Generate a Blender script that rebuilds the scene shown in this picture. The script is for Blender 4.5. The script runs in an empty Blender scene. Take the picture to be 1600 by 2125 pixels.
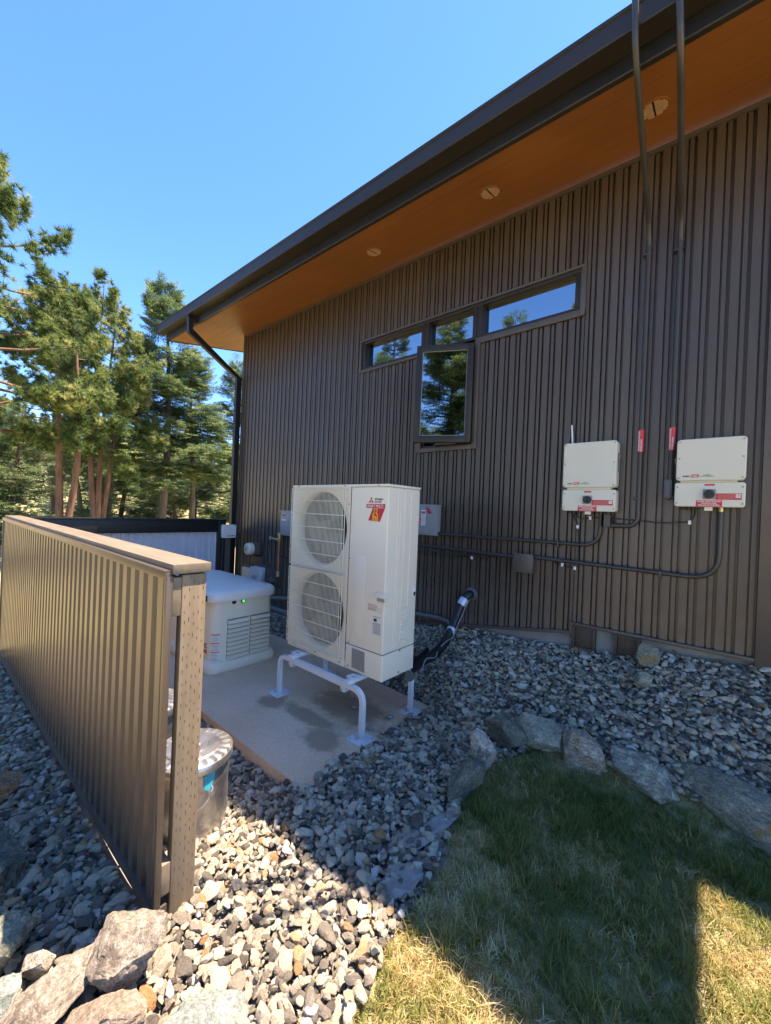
import bpy, bmesh, math, random
import numpy as np
from mathutils import Vector, Matrix, Euler

S = bpy.context.scene
COL = S.collection
PI = math.pi
R = math.radians

# ------------------------------------------------------------------ camera
cam_d = bpy.data.cameras.new('camera')
cam = bpy.data.objects.new('camera', cam_d)
COL.objects.link(cam)
cam_d.sensor_fit = 'HORIZONTAL'
cam_d.sensor_width = 36.0
cam_d.lens = 36.0 * 810.96 / 1600.0
cam_d.clip_start = 0.05
cam_d.clip_end = 2000.0
CAM_Z = 1.53
_yaw, _pitch, _roll = -.70458, -.00225, .041473
_f = Vector((math.sin(_yaw) * math.cos(_pitch), math.cos(_yaw) * math.cos(_pitch), math.sin(_pitch)))
_r = Vector((math.cos(_yaw), -math.sin(_yaw), 0))
_u = _r.cross(_f)
_r2 = math.cos(_roll) * _r + math.sin(_roll) * _u
_u2 = -math.sin(_roll) * _r + math.cos(_roll) * _u
M = Matrix((_r2, _u2, -_f)).transposed().to_4x4()
M.translation = Vector((0, 0, CAM_Z))
cam.matrix_world = M
S.camera = cam

# ------------------------------------------------------------------ light
SUN_EL, SUN_AZ = R(70.4), math.atan2(.53, .85)          # azimuth measured from +Y towards +X
SUN_STRENGTH, SKY_STRENGTH, EXPOSURE = 3.2, 0.134, 2.52
world = bpy.data.worlds.new('World')
S.world = world
world.use_nodes = True
wn = world.node_tree
sky = wn.nodes.new('ShaderNodeTexSky')
sky.sky_type = 'NISHITA'
sky.sun_disc = False
sky.sun_elevation = SUN_EL
sky.sun_rotation = SUN_AZ
sky.altitude = 2400
sky.air_density = 0.70
sky.dust_density = 0.2
sky.ozone_density = 3.0
bg = wn.nodes['Background']
bg.inputs['Strength'].default_value = SKY_STRENGTH
hs = wn.nodes.new('ShaderNodeHueSaturation')
hs.inputs['Saturation'].default_value = 1.23
wn.links.new(sky.outputs['Color'], hs.inputs['Color'])
wn.links.new(hs.outputs['Color'], bg.inputs['Color'])
sun_d = bpy.data.lights.new('sun', 'SUN')
sun_d.energy = SUN_STRENGTH
sun_d.angle = R(0.5)
sun_d.color = (1.0, 0.92, 0.80)
sun = bpy.data.objects.new('sun', sun_d)
COL.objects.link(sun)
_sd = Vector((math.cos(SUN_EL) * math.sin(SUN_AZ), math.cos(SUN_EL) * math.cos(SUN_AZ), math.sin(SUN_EL)))
sun.rotation_euler = _sd.to_track_quat('Z', 'Y').to_euler()
sun.location = _sd * 30
S.view_settings.view_transform = 'Standard'
S.view_settings.look = 'None'
S.view_settings.gamma = 1.0
S.view_settings.exposure = EXPOSURE
S.view_settings.use_curve_mapping = False
S.view_settings.use_white_balance = True
S.view_settings.white_balance_temperature = 7900
S.view_settings.white_balance_tint = 20

# ------------------------------------------------------------------ materials
class NT:
    def __init__(self, name):
        self.m = bpy.data.materials.new(name)
        self.m.use_nodes = True
        self.t = self.m.node_tree
        self.b = self.t.nodes['Principled BSDF']
    def n(self, typ, **kw):
        nd = self.t.nodes.new(typ)
        for k, v in kw.items():
            if k.startswith('i_'):
                nd.inputs[k[2:].replace('_', ' ')].default_value = v
            elif k.startswith('x'):
                nd.inputs[int(k[1:])].default_value = v
            else:
                setattr(nd, k, v)
        return nd
    def l(self, a, b):
        self.t.links.new(a, b)
    def ramp(self, fac, stops):
        nd = self.n('ShaderNodeValToRGB')
        el = nd.color_ramp.elements
        while len(el) < len(stops):
            el.new(0.5)
        for e, (p, c) in zip(el, stops):
            e.position = p
            e.color = (c, c, c, 1) if isinstance(c, (int, float)) else (*c, 1)
        self.l(fac, nd.inputs[0])
        return nd.outputs[0]
    def mix(self, fac, a, b, mode='MIX'):
        nd = self.n('ShaderNodeMixRGB', blend_type=mode)
        for s, v in ((0, fac), (1, a), (2, b)):
            if hasattr(v, 'is_linked') or hasattr(v, 'links'):
                self.l(v, nd.inputs[s])
            elif isinstance(v, (int, float)):
                nd.inputs[s].default_value = v if s == 0 else (v, v, v, 1)
            else:
                nd.inputs[s].default_value = (*v, 1)
        return nd.outputs[0]
    def noise(self, scale, detail=4, rough=.55, coord='Object', vec=None, sc=None):
        nd = self.n('ShaderNodeTexNoise')
        nd.inputs['Scale'].default_value = scale
        nd.inputs['Detail'].default_value = detail
        nd.inputs['Roughness'].default_value = rough
        src = vec
        if src is None:
            src = self.n('ShaderNodeTexCoord').outputs[coord]
        if sc:
            mp = self.n('ShaderNodeMapping')
            mp.inputs['Scale'].default_value = sc
            self.l(src, mp.inputs[0])
            src = mp.outputs[0]
        self.l(src, nd.inputs['Vector'])
        return nd.outputs['Fac']
    def bump(self, h, strength=.3, dist=.01):
        nd = self.n('ShaderNodeBump')
        nd.inputs['Strength'].default_value = strength
        nd.inputs['Distance'].default_value = dist
        self.l(h, nd.inputs['Height'])
        self.l(nd.outputs[0], self.b.inputs['Normal'])
    def set(self, **kw):
        for k, v in kw.items():
            k = {'color': 'Base Color', 'rough': 'Roughness', 'metal': 'Metallic', 'ior': 'IOR',
                 'spec': 'Specular IOR Level', 'coat': 'Coat Weight', 'coatr': 'Coat Roughness'}.get(k, k)
            if hasattr(v, 'links'):
                self.l(v, self.b.inputs[k])
            elif isinstance(v, tuple):
                self.b.inputs[k].default_value = (*v, 1)
            else:
                self.b.inputs[k].default_value = v
        return self

def paint(name, c, rough=.45, var=.12, scale=6, metal=0.0, bump=0, spec=.5, rv=.025, **kw):
    t = NT(name)
    n = t.noise(scale, 5)
    d = tuple(x * (1 - var) for x in c)
    h = tuple(min(1, x * (1 + var)) for x in c)
    t.set(color=t.ramp(n, [(.3, d), (.7, h)]), metal=metal, spec=spec, **kw)
    n2 = t.noise(scale * 3.3, 3)
    t.set(rough=t.ramp(n2, [(.3, max(.02, rough - rv)), (.7, min(1, rough + rv))]))
    if bump:
        t.bump(t.noise(scale * 8, 4), bump, .004)
    return t.m

MT = {}
t = NT('bronze painted steel')
ob = t.n('ShaderNodeObjectInfo').outputs['Random']
gp0 = t.n('ShaderNodeNewGeometry').outputs['Position']
base = t.mix(t.noise(1.5, 5), (.082, .062, .050), (.095, .072, .058))
base = t.mix(.5, base, t.ramp(ob, [(0, .42), (1, .58)]), 'OVERLAY')
dust = t.ramp(t.noise(6, 7, .7, vec=gp0, sc=(5, 1, .35)), [(.50, 0.0), (.78, .22)])
base = t.mix(dust, base, (.17, .15, .13))
spz = t.n('ShaderNodeSeparateXYZ'); t.l(gp0, spz.inputs[0])
md = t.n('ShaderNodeMath', operation='MULTIPLY_ADD'); t.l(t.noise(9, 7, .75, vec=gp0), md.inputs[0]); md.inputs[1].default_value = -.9; t.l(spz.outputs[2], md.inputs[2])
spl = t.n('ShaderNodeMapRange'); t.l(md.outputs[0], spl.inputs[0])
for q_, v_ in ((1, .02), (2, .48), (3, .45), (4, 0.0)): spl.inputs[q_].default_value = v_
base = t.mix(spl.outputs[0], base, (.20, .175, .145))
t.set(color=base, metal=.25, rough=t.ramp(t.noise(3, 5), [(.3, .33), (.7, .42)]))
t.bump(t.noise(1.1, 2, vec=gp0, sc=(1.5, 1, .6)), .05, .03)
MT['siding'] = t.m
MT['fence_sheet'] = paint('bronze fence steel', (.105, .080, .062), .33, .08, 1.5, metal=.32)
MT['trim'] = paint('bronze trim', (.095, .077, .065), .40, .08, 2, metal=.25)
MT['dark_trim'] = paint('dark bronze gutter paint', (.026, .022, .019), .38, .10, 2, spec=.3)
MT['black'] = paint('black paint', (.010, .009, .009), .45, .15, 4)
MT['back_steel'] = paint('pale sheet backside', (.62, .64, .68), .42, .06, 3, metal=.1)
MT['cream'] = paint('cream enamel', (.76, .68, .54), .38, .03, 2)
MT['cream2'] = paint('cream generator enamel', (.78, .70, .55), .42, .03, 2)
MT['lid'] = paint('pale grey lid plastic', (.74, .72, .68), .34, .03, 2)
MT['inv'] = paint('off white inverter enamel', (.62, .58, .46), .40, .03, 3)
MT['white'] = paint('white plastic', (.70, .70, .68), .4, .03, 5)
MT['stand'] = paint('pale powder coat', (.62, .64, .66), .38, .04, 8)
MT['grey'] = paint('grey utility enamel', (.23, .25, .26), .42, .05, 5)
MT['greyd'] = paint('dark grey plastic', (.075, .08, .085), .5, .08, 6)
MT['conduit'] = paint('painted conduit', (.050, .044, .038), .38, .12, 8, metal=.2)
MT['pvc'] = paint('grey pvc conduit', (.12, .125, .13), .45, .06, 8)
MT['wire'] = paint('cream grille wire', (.70, .64, .50), .4, .04, 20)
MT['fin'] = paint('fan bell plastic', (.56, .50, .40), .45, .04, 6)
MT['fan'] = paint('fan blade plastic', (.10, .115, .105), .5, .1, 6)
MT['coil'] = paint('dark coil', (.035, .04, .038), .5, .2, 40)
MT['steel'] = paint('bright zinc', (.55, .55, .54), .35, .06, 12, metal=.9)
MT['brass'] = paint('brass fitting', (.55, .42, .20), .38, .1, 12, metal=.9)
MT['copper'] = paint('copper pipe', (.42, .18, .09), .38, .2, 10, metal=.8)
MT['foam'] = paint('black pipe foam', (.010, .010, .012), .42, .2, 20, bump=.3)
MT['red'] = paint('red label', (.55, .022, .025), .4, .05, 6)
MT['orange'] = paint('orange print', (.72, .12, .02), .4, .03, 6)
MT['yellow'] = paint('yellow print', (.85, .42, .03), .4, .05, 6)
MT['ink'] = paint('black ink', (.018, .018, .018), .5, .05, 6)
MT['inkg_shade'] = paint('grey ink and louver shade', (.22, .21, .19), .5, .05, 6)
MT['pink'] = paint('faded red ink', (.50, .25, .21), .5, .05, 6)
MT['green'] = paint('green print', (.02, .28, .13), .4, .05, 6)
MT['paper'] = paint('white sticker', (.72, .71, .68), .45, .03, 10)
MT['greystick_shade'] = paint('grey sticker and handle shade', (.30, .29, .26), .5, .04, 10)
MT['teal'] = paint('teal tape', (.0, .33, .42), .4, .1, 10)
MT['tape'] = paint('silver tape', (.50, .56, .66), .35, .12, 30, metal=.2)
MT['fabric'] = paint('grey landscape fabric', (.22, .22, .21), .85, .15, 30, bump=.4)
MT['core'] = paint('dark wall void', (.02, .019, .018), .9, .1, 2)
MT['interior'] = paint('dim interior', (.03, .03, .03), .8, .1, 2)
MT['vent'] = paint('brown vent cover', (.060, .042, .028), .55, .2, 9, bump=.2)
MT['soffit_vent'] = paint('pale soffit grille', (.46, .27, .16), .5, .1, 20)
MT['rust'] = paint('weathered bolt', (.30, .28, .25), .5, .2, 30, metal=.6)
t = NT('green lamp'); t.set(color=(.0, .10, .03), rough=.15)
t.b.inputs['Emission Color'].default_value = (.02, .9, .15, 1); t.b.inputs['Emission Strength'].default_value = .22
MT['led'] = t.m

t = NT('window glass')
n = t.noise(.8, 2)
t.set(color=(.34, .38, .41), metal=1.0, rough=.012)
t.bump(n, .02, .02)
MT['glass'] = t.m

t = NT('galvanised steel')
vo = t.n('ShaderNodeTexVoronoi'); vo.inputs['Scale'].default_value = 28
t.l(t.n('ShaderNodeTexCoord').outputs['Object'], vo.inputs['Vector'])
c = t.mix(.35, t.ramp(t.noise(9, 5), [(.3, .32), (.7, .46)]), vo.outputs['Color'], 'SOFT_LIGHT')
bw = t.n('ShaderNodeRGBToBW'); t.l(c, bw.inputs[0])
t.set(color=bw.outputs[0], metal=.9, rough=t.ramp(t.noise(5, 4), [(.3, .30), (.7, .44)]))
t.bump(t.noise(7, 3), .12, .02)
MT['galv'] = t.m

def wood(name, dark, light, axis_scale, rough=.6, bump=.25, grain=30):
    t = NT(name)
    n = t.noise(grain, 6, .6, sc=axis_scale)
    n2 = t.noise(2.2, 3)
    c = t.ramp(n, [(.30, dark), (.72, light)])
    c = t.mix(.35, c, t.ramp(n2, [(.3, .35), (.7, .65)]), 'OVERLAY')
    t.set(color=c, rough=rough)
    t.bump(n, bump, .003)
    return t.m
MT['cap_wood'] = wood('painted cap board', (.12, .096, .070), (.19, .155, .112), (.06, 1, 1), .62, .35)
MT['post_wood'] = wood('painted pressure treated post', (.165, .125, .080), (.235, .180, .118), (1, 1, .06), .6, .25)
MT['end_wood'] = wood('painted end grain', (.15, .115, .075), (.23, .18, .12), (.5, 1, 1), .65, .35, 22)
MT['end_dark'] = paint('incision shade', (.055, .042, .028), .8, .2, 30)
MT['grey_wood'] = wood('weathered grey stud', (.07, .062, .05), (.19, .175, .15), (1, 1, .08), .8, .5)
MT['soffit'] = wood('stained soffit board', (.26, .092, .020), (.29, .106, .025), (.05, 1, 1), .42, .08, 22)

t = NT('foundation concrete')
t.set(color=t.ramp(t.noise(5, 6), [(.25, (.16, .16, .155)), (.75, (.27, .27, .255))]), rough=.85)
t.bump(t.noise(60, 4), .25, .004)
MT['concrete'] = t.m

# stained tinted slab
t = NT('tinted concrete slab')
n1 = t.noise(3.0, 6, .6); n2 = t.noise(55, 5, .7)
c = t.ramp(n1, [(.3, (.60, .42, .29)), (.7, (.70, .51, .37))])
c = t.mix(.5, c, t.ramp(n2, [(.35, .35), (.65, .62)]), 'OVERLAY')
geo = t.n('ShaderNodeNewGeometry')
def blob(cx, cy, rx, ry):
    mp = t.n('ShaderNodeMapping', vector_type='TEXTURE')
    mp.inputs['Location'].default_value = (cx, cy, 0); mp.inputs['Scale'].default_value = (rx, ry, 1000)
    t.l(geo.outputs['Position'], mp.inputs[0])
    ln = t.n('ShaderNodeVectorMath', operation='LENGTH'); t.l(mp.outputs[0], ln.inputs[0])
    return ln.outputs['Value']
st = None
for b in ((-1.95, 1.74, .20, .15), (-2.25, 1.86, .34, .10), (-2.62, 1.80, .16, .13), (-2.12, 2.16, .40, .22)):
    v = blob(*b)
    if st is None: st = v
    else:
        mn = t.n('ShaderNodeMath', operation='MINIMUM'); t.l(st, mn.inputs[0]); t.l(v, mn.inputs[1]); st = mn.outputs[0]
ad = t.n('ShaderNodeMath', operation='MULTIPLY_ADD'); t.l(t.noise(9, 6, .65), ad.inputs[0]); ad.inputs[1].default_value = 1.5; t.l(st, ad.inputs[2])
mr = t.n('ShaderNodeMapRange'); t.l(ad.outputs[0], mr.inputs[0])
mr.inputs[1].default_value = 1.35; mr.inputs[2].default_value = 1.75; mr.inputs[3].default_value = .72; mr.inputs[4].default_value = 0
c = t.mix(mr.outputs[0], c, (.24, .16, .10))
sp = t.ramp(t.noise(4.3, 7, .75), [(.60, 0.0), (.70, .35)])
c = t.mix(sp, c, (.66, .58, .50))
t.set(color=c, rough=.8)
t.bump(n2, .25, .003)
MT['pad'] = t.m

# instanced stones
def stone_mat(name, stops, instanced=True, scale=1.0, band=.35):
    t = NT(name)
    if instanced:
        rnd = t.n('ShaderNodeAttribute', attribute_type='INSTANCER', attribute_name='tint').outputs['Fac']
        r2 = t.n('ShaderNodeAttribute', attribute_type='INSTANCER', attribute_name='tint2').outputs['Fac']
        base = t.ramp(rnd, stops)
    co = t.n('ShaderNodeTexCoord').outputs['Object']
    if instanced:
        va = t.n('ShaderNodeVectorMath', operation='MULTIPLY_ADD')
        t.l(co, va.inputs[0]); va.inputs[1].default_value = (1, 1, 1)
        cb = t.n('ShaderNodeCombineXYZ')
        ml = t.n('ShaderNodeMath', operation='MULTIPLY'); t.l(r2, ml.inputs[0]); ml.inputs[1].default_value = 37.0
        for k in range(3): t.l(ml.outputs[0], cb.inputs[k])
        t.l(cb.outputs[0], va.inputs[2]); co = va.outputs[0]
    n1 = t.noise(2.2 * scale, 6, .7, vec=co)
    n2 = t.noise(3.4 * scale, 6, .75, vec=co, sc=(.7, 1.2, 4.5))
    if not instanced:
        base = t.ramp(n1, stops)
    c = t.mix(band, base, t.ramp(n2, [(.32, .22), (.5, .5), (.68, .85)]), 'OVERLAY')
    c = t.mix(.35, c, t.ramp(t.noise(13 * scale, 5, .85, vec=co), [(.36, .18), (.64, .82)]), 'OVERLAY')
    t.set(color=c, rough=.82)
    t.bump(t.noise(5 * scale, 8, .8, vec=co), .8, .07 / scale)
    return t.m
GR = [(.0, (.085, .084, .082)), (.14, (.14, .138, .132)), (.30, (.22, .212, .195)), (.46, (.34, .325, .295)), (.60, (.44, .415, .365)), (.74, (.52, .485, .415)),
      (.84, (.60, .565, .50)), (.905, (.44, .34, .22)), (.94, (.33, .18, .09)), (.955, (.62, .60, .55)), (1.0, (.70, .68, .63))]
MT['stone'] = stone_mat('gravel stone', [(p, tuple(min(.74, q * k) for q, k in zip(c, (1.55, 1.42, 1.24)))) for p, c in GR])
MT['loose_stone'] = stone_mat('loose stone', [(.3, (.20, .17, .14)), (.7, (.36, .32, .28))], False, 14)

def rockmat(name, a, b, c, band=.45, scale=11.0, patch=None):
    t = NT(name)
    co = t.n('ShaderNodeTexCoord').outputs['Object']
    n1 = t.noise(scale * 1.5, 10, .72, vec=co)
    n2 = t.noise(scale * 2.6, 9, .74, vec=co, sc=(1.0, 1.3, 3.6))
    n3 = t.noise(scale * 9, 5, .8, vec=co)
    n4 = t.noise(scale * 3.2, 10, .78, vec=co)
    col = t.ramp(n1, [(.30, a), (.52, b), (.74, c)])
    col = t.mix(band, col, t.ramp(n2, [(.34, .10), (.5, .5), (.66, .92)]), 'OVERLAY')
    col = t.mix(.55, col, t.ramp(n3, [(.38, .12), (.5, .5), (.62, .88)]), 'OVERLAY')
    if patch:
        col = t.mix(t.ramp(t.noise(scale * .6, 7, .7, vec=co), [(.55, 0.0), (.60, .85)]), col, patch)
    t.set(color=col, rough=.88)
    t.bump(t.mix(.4, n4, n3), 1.0, .03)
    return t.m
MT['rk_tan'] = rockmat('tan granite', (0.210, 0.175, 0.132), (0.362, 0.315, 0.254), (0.476, 0.430, 0.368), patch=(0.134, 0.104, 0.080))
MT['rk_brown'] = rockmat('brown gneiss', (0.226, 0.172, 0.126), (0.377, 0.308, 0.237), (0.470, 0.408, 0.339))
MT['rk_green'] = rockmat('green grey slate', (0.198, 0.240, 0.225), (0.313, 0.366, 0.346), (0.502, 0.544, 0.513), band=.3, patch=(0.711, 0.628, 0.460))
MT['rk_dark'] = rockmat('dark slate', (0.073, 0.083, 0.070), (0.138, 0.149, 0.119), (0.259, 0.272, 0.206))
MT['rk_grey'] = rockmat('grey granite', (0.173, 0.185, 0.144), (0.294, 0.308, 0.234), (0.449, 0.458, 0.344))
MT['rk_white'] = rockmat('mottled pale granite', (0.250, 0.213, 0.163), (0.450, 0.413, 0.350), (0.650, 0.625, 0.575), band=.3, patch=(0.125, 0.112, 0.106))
MT['rk_stripe'] = rockmat('striped tan gneiss', (0.240, 0.195, 0.150), (0.375, 0.315, 0.247), (0.495, 0.420, 0.345), band=.75)
MT['rk_vein'] = rockmat('white veined schist', (0.146, 0.157, 0.142), (0.275, 0.288, 0.232), (0.750, 0.750, 0.593), band=.6)
MT['rk_rust'] = rockmat('grey stone with rust stain', (0.162, 0.165, 0.129), (0.259, 0.255, 0.194), (0.389, 0.380, 0.284), patch=(0.405, 0.215, 0.065))
MT['rk_shade'] = rockmat('brown weathered stone', (.14, .09, .055), (.22, .15, .095), (.30, .22, .15))

# ground: soil under gravel, lawn soil, meadow
t = NT('ground soil')
zn = t.n('ShaderNodeVertexColor', layer_name='zone').outputs['Color']
sx = t.n('ShaderNodeSeparateColor'); t.l(zn, sx.inputs[0])
grav = t.ramp(t.noise(30, 5, .7), [(.3, (.13, .125, .115)), (.7, (.26, .245, .22))])
lawn = t.ramp(t.noise(22, 6, .7), [(.3, (.17, .15, .085)), (.5, (.33, .28, .16)), (.62, (.16, .19, .07)), (.8, (.36, .31, .17))])
mead = t.ramp(t.noise(1.3, 8, .7), [(.3, (.16, .17, .06)), (.5, (.32, .28, .14)), (.7, (.40, .34, .20))])
c = t.mix(sx.outputs[0], mead, grav)
c = t.mix(sx.outputs[1], c, lawn)
t.set(color=c, rough=.95)
t.bump(t.noise(40, 5, .7), .5, .02)
MT['ground'] = t.m

def leafmat(name, stops, attr='tint', trans=.25, rough=.6):
    t = NT(name)
    rnd = t.n('ShaderNodeAttribute', attribute_type='INSTANCER', attribute_name=attr).outputs['Fac']
    c = t.ramp(rnd, stops)
    t.set(color=c, rough=rough, spec=.25)
    tr = t.n('ShaderNodeBsdfTranslucent')
    t.l(c, tr.inputs[0])
    ms = t.n('ShaderNodeMixShader'); ms.inputs[0].default_value = trans
    out = t.t.nodes['Material Output']
    t.l(t.b.outputs[0], ms.inputs[1]); t.l(tr.outputs[0], ms.inputs[2]); t.l(ms.outputs[0], out.inputs[0])
    return t.m
MT['pine'] = leafmat('pine needles', [(.0, (.050, .100, .034)), (.4, (.115, .180, .055)), (.75, (.22, .28, .090)), (1., (.40, .40, .15))], trans=.42)
MT['fir'] = leafmat('fir needles', [(.0, (.045, .095, .045)), (.5, (.110, .175, .070)), (1., (.25, .31, .12))], trans=.4)
MT['spruce'] = leafmat('blue green needles', [(.0, (.07, .115, .065)), (.5, (.15, .21, .10)), (1., (.27, .32, .16))], trans=.4)
MT['grass'] = leafmat('grass blades', [(.0, (0.142, 0.175, 0.045)), (.28, (0.246, 0.259, 0.077)), (.48, (0.491, 0.357, 0.154)), (.66, (0.616, 0.525, 0.294)), (1., (0.800, 0.686, 0.434))], trans=.45, rough=.5)

def bark(name, a, b):
    t = NT(name)
    n = t.noise(5, 6, .7, sc=(1.6, 1.6, .35))
    t.set(color=t.ramp(n, [(.3, a), (.65, b)]), rough=.9)
    t.bump(n, .8, .06)
    return t.m
MT['bark_pine'] = bark('ponderosa bark', (.075, .042, .028), (.27, .145, .09))
MT['bark_fir'] = bark('fir bark', (.055, .042, .032), (.17, .125, .09))

# ------------------------------------------------------------------ mesh builder
class MB:
    def __init__(self):
        self.v = []; self.f = []; self.sm = []
    def add(self, vs, fs, smooth=False):
        o = len(self.v)
        self.v.extend(tuple(p) for p in vs)
        self.f.extend(tuple(i + o for i in f) for f in fs)
        self.sm.extend([smooth] * len(fs))
        return self
    def box(self, a, b, bev=0.0, mat=None, seg=2):
        bm = bmesh.new()
        bmesh.ops.create_cube(bm, size=1)
        for v in bm.verts:
            v.co = Vector(((a[i] + b[i]) / 2 + v.co[i] * (b[i] - a[i]) for i in range(3)))
        if bev:
            bmesh.ops.bevel(bm, geom=bm.edges[:], offset=bev, segments=seg, profile=.6, affect='EDGES')
        self._bm(bm, mat, bool(bev))
        return self
    def rbox(self, a, b, axis, rad, bev=.004, n=5):
        """box whose outline is rounded in the plane across `axis` and softly bevelled at both ends"""
        i, j = [k for k in range(3) if k != axis]
        pts = []
        for cx, cy, a0 in ((b[i] - rad, b[j] - rad, 0), (a[i] + rad, b[j] - rad, 90), (a[i] + rad, a[j] + rad, 180), (b[i] - rad, a[j] + rad, 270)):
            for k in range(n + 1):
                an = R(a0 + 90 * k / n)
                pts.append((cx + rad * math.cos(an), cy + rad * math.sin(an)))
        mx, my = (a[i] + b[i]) / 2, (a[j] + b[j]) / 2
        hx, hy = (b[i] - a[i]) / 2, (b[j] - a[j]) / 2
        rings = []
        for z, ins in ((a[axis], bev), (a[axis] + bev * .3, bev * .3), (a[axis] + bev, 0), (b[axis] - bev, 0), (b[axis] - bev * .3, bev * .3), (b[axis], bev)):
            ring = []
            for (x, y) in pts:
                p = [0, 0, 0]
                p[i] = mx + (x - mx) * (1 - ins / hx); p[j] = my + (y - my) * (1 - ins / hy); p[axis] = z
                ring.append(tuple(p))
            rings.append(ring)
        self.loft(rings, True, True, smooth=True)
        return self
    def loft(self, rings, cap0=True, cap1=True, smooth=False, closed=True):
        n = len(rings[0]); vs = [p for r in rings for p in r]; fs = []; m = n if closed else n - 1
        for k in range(len(rings) - 1):
            for q in range(m):
                a = k * n + q; b = k * n + (q + 1) % n
                fs.append((a, b, b + n, a + n))
        self.add(vs, fs, smooth)
        if cap0: self.add(rings[0], [tuple(range(n))[::-1]])
        if cap1: self.add(rings[-1], [tuple(range(n))])
        return self
    def _bm(self, bm, mat=None, smooth=False):
        if mat is not None: bm.transform(mat)
        bm.verts.ensure_lookup_table()
        bm.verts.index_update()
        self.add([v.co[:] for v in bm.verts], [[v.index for v in f.verts] for f in bm.faces], smooth)
        bm.free()
    def cyl(self, p0, p1, r0, r1=None, seg=16, smooth=True):
        r1 = r0 if r1 is None else r1
        p0 = Vector(p0); p1 = Vector(p1); d = (p1 - p0).normalized()
        x = d.orthogonal().normalized(); y = d.cross(x)
        rg = lambda p, r: [p + (x * math.cos(2 * PI * k / seg) + y * math.sin(2 * PI * k / seg)) * r for k in range(seg)]
        self.loft([rg(p0, r0), rg(p1, r1)], smooth=smooth)
        return self
    def tube(self, pts, r, seg=8, fillet=0.0, rect=None, caps=True, nf=6):
        P = [Vector(p) for p in pts]
        if fillet:
            Q = [P[0]]
            for a, b, c in zip(P, P[1:], P[2:]):
                u = (a - b); w = (c - b)
                d = min(fillet, u.length * .48, w.length * .48)
                s = b + u.normalized() * d; e = b + w.normalized() * d
                for k in range(nf + 1):
                    tt = k / nf
                    Q.append(s * (1 - tt) ** 2 + b * 2 * tt * (1 - tt) + e * tt ** 2)
            Q.append(P[-1]); P = Q
        rs = r if isinstance(r, (list, tuple)) else [r] * len(P)
        if len(rs) != len(P):
            rs = list(np.interp(np.linspace(0, 1, len(P)), np.linspace(0, 1, len(rs)), rs))
        rings = []; x = None
        for k, p in enumerate(P):
            d = (P[min(k + 1, len(P) - 1)] - P[max(k - 1, 0)]).normalized()
            if x is None:
                x = Vector((0, 0, 1)) if abs(d.z) < .8 else Vector((1, 0, 0))
                if rect and len(rect) > 2: x = Vector(rect[2])
            x = (x - d * x.dot(d)).normalized(); y = d.cross(x)
            if rect:
                w, h = rect[0] / 2, rect[1] / 2
                rings.append([p + x * (w * sx) + y * (h * sy) for sx, sy in ((1, 1), (-1, 1), (-1, -1), (1, -1))])
            else:
                rings.append([p + (x * math.cos(2 * PI * q / seg) + y * math.sin(2 * PI * q / seg)) * rs[k] for q in range(seg)])
        self.loft(rings, caps, caps, smooth=not rect)
        return self
    def lathe(self, c, prof, seg=40, smooth=True, axis=2):
        rings = []
        for r, z in prof:
            ring = []
            for k in range(seg):
                a = 2 * PI * k / seg
                p = [math.cos(a) * r, math.sin(a) * r, z]
                if axis == 1: p = [p[0], z, p[1]]
                ring.append((c[0] + p[0], c[1] + p[1], c[2] + p[2]))
            rings.append(ring)
        self.loft(rings, False, False, smooth=smooth)
        return self
    def prism(self, poly, y0, y1, axis=1):
        def P(a, b, d):
            return {1: (a, d, b), 0: (d, a, b), 2: (a, b, d)}[axis]
        r0 = [P(a, b, y0) for a, b in poly]; r1 = [P(a, b, y1) for a, b in poly]
        self.loft([r0, r1])
        return self
    def build(self, name, mat, parent=None, label=None, autosmooth=True):
        off = Vector((0, 0, 0)); p = parent
        while p is not None:
            off += p.location; p = p.parent
        me = bpy.data.meshes.new(name)
        me.from_pydata([(v[0] - off.x, v[1] - off.y, v[2] - off.z) for v in self.v], [], self.f)
        me.polygons.foreach_set('use_smooth', self.sm)
        me.materials.append(MT[mat] if isinstance(mat, str) else mat)
        bm = bmesh.new(); bm.from_mesh(me)
        bmesh.ops.recalc_face_normals(bm, faces=bm.faces[:])
        for e in bm.edges:
            if len(e.link_faces) == 2 and e.calc_face_angle(0) > R(38): e.smooth = False
        bm.to_mesh(me); bm.free()
        o = bpy.data.objects.new(name, me)
        COL.objects.link(o)
        if parent is not None: o.parent = parent
        if label: o['label'] = label
        return o

def thing(name, label, cat, loc=(0, 0, 0), group=None):
    o = bpy.data.objects.new(name, None)
    COL.objects.link(o); o.location = loc; o.empty_display_size = .1
    o['label'] = label; o['category'] = cat
    if group: o['group'] = group
    return o
def tag(o, label, cat, group=None):
    o['label'] = label; o['category'] = cat
    if group: o['group'] = group
    return o
def base_origin(o):
    """move the mesh origin of a top-level mesh thing to its base"""
    me = o.data; n = len(me.vertices); a = np.empty(n * 3); me.vertices.foreach_get('co', a); a = a.reshape(-1, 3)
    c = Vector(((a[:, 0].min() + a[:, 0].max()) / 2, (a[:, 1].min() + a[:, 1].max()) / 2, a[:, 2].min()))
    me.transform(Matrix.Translation(-c)); o.location = c
    return o
def structure(o):
    o['kind'] = 'structure'; return o

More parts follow.
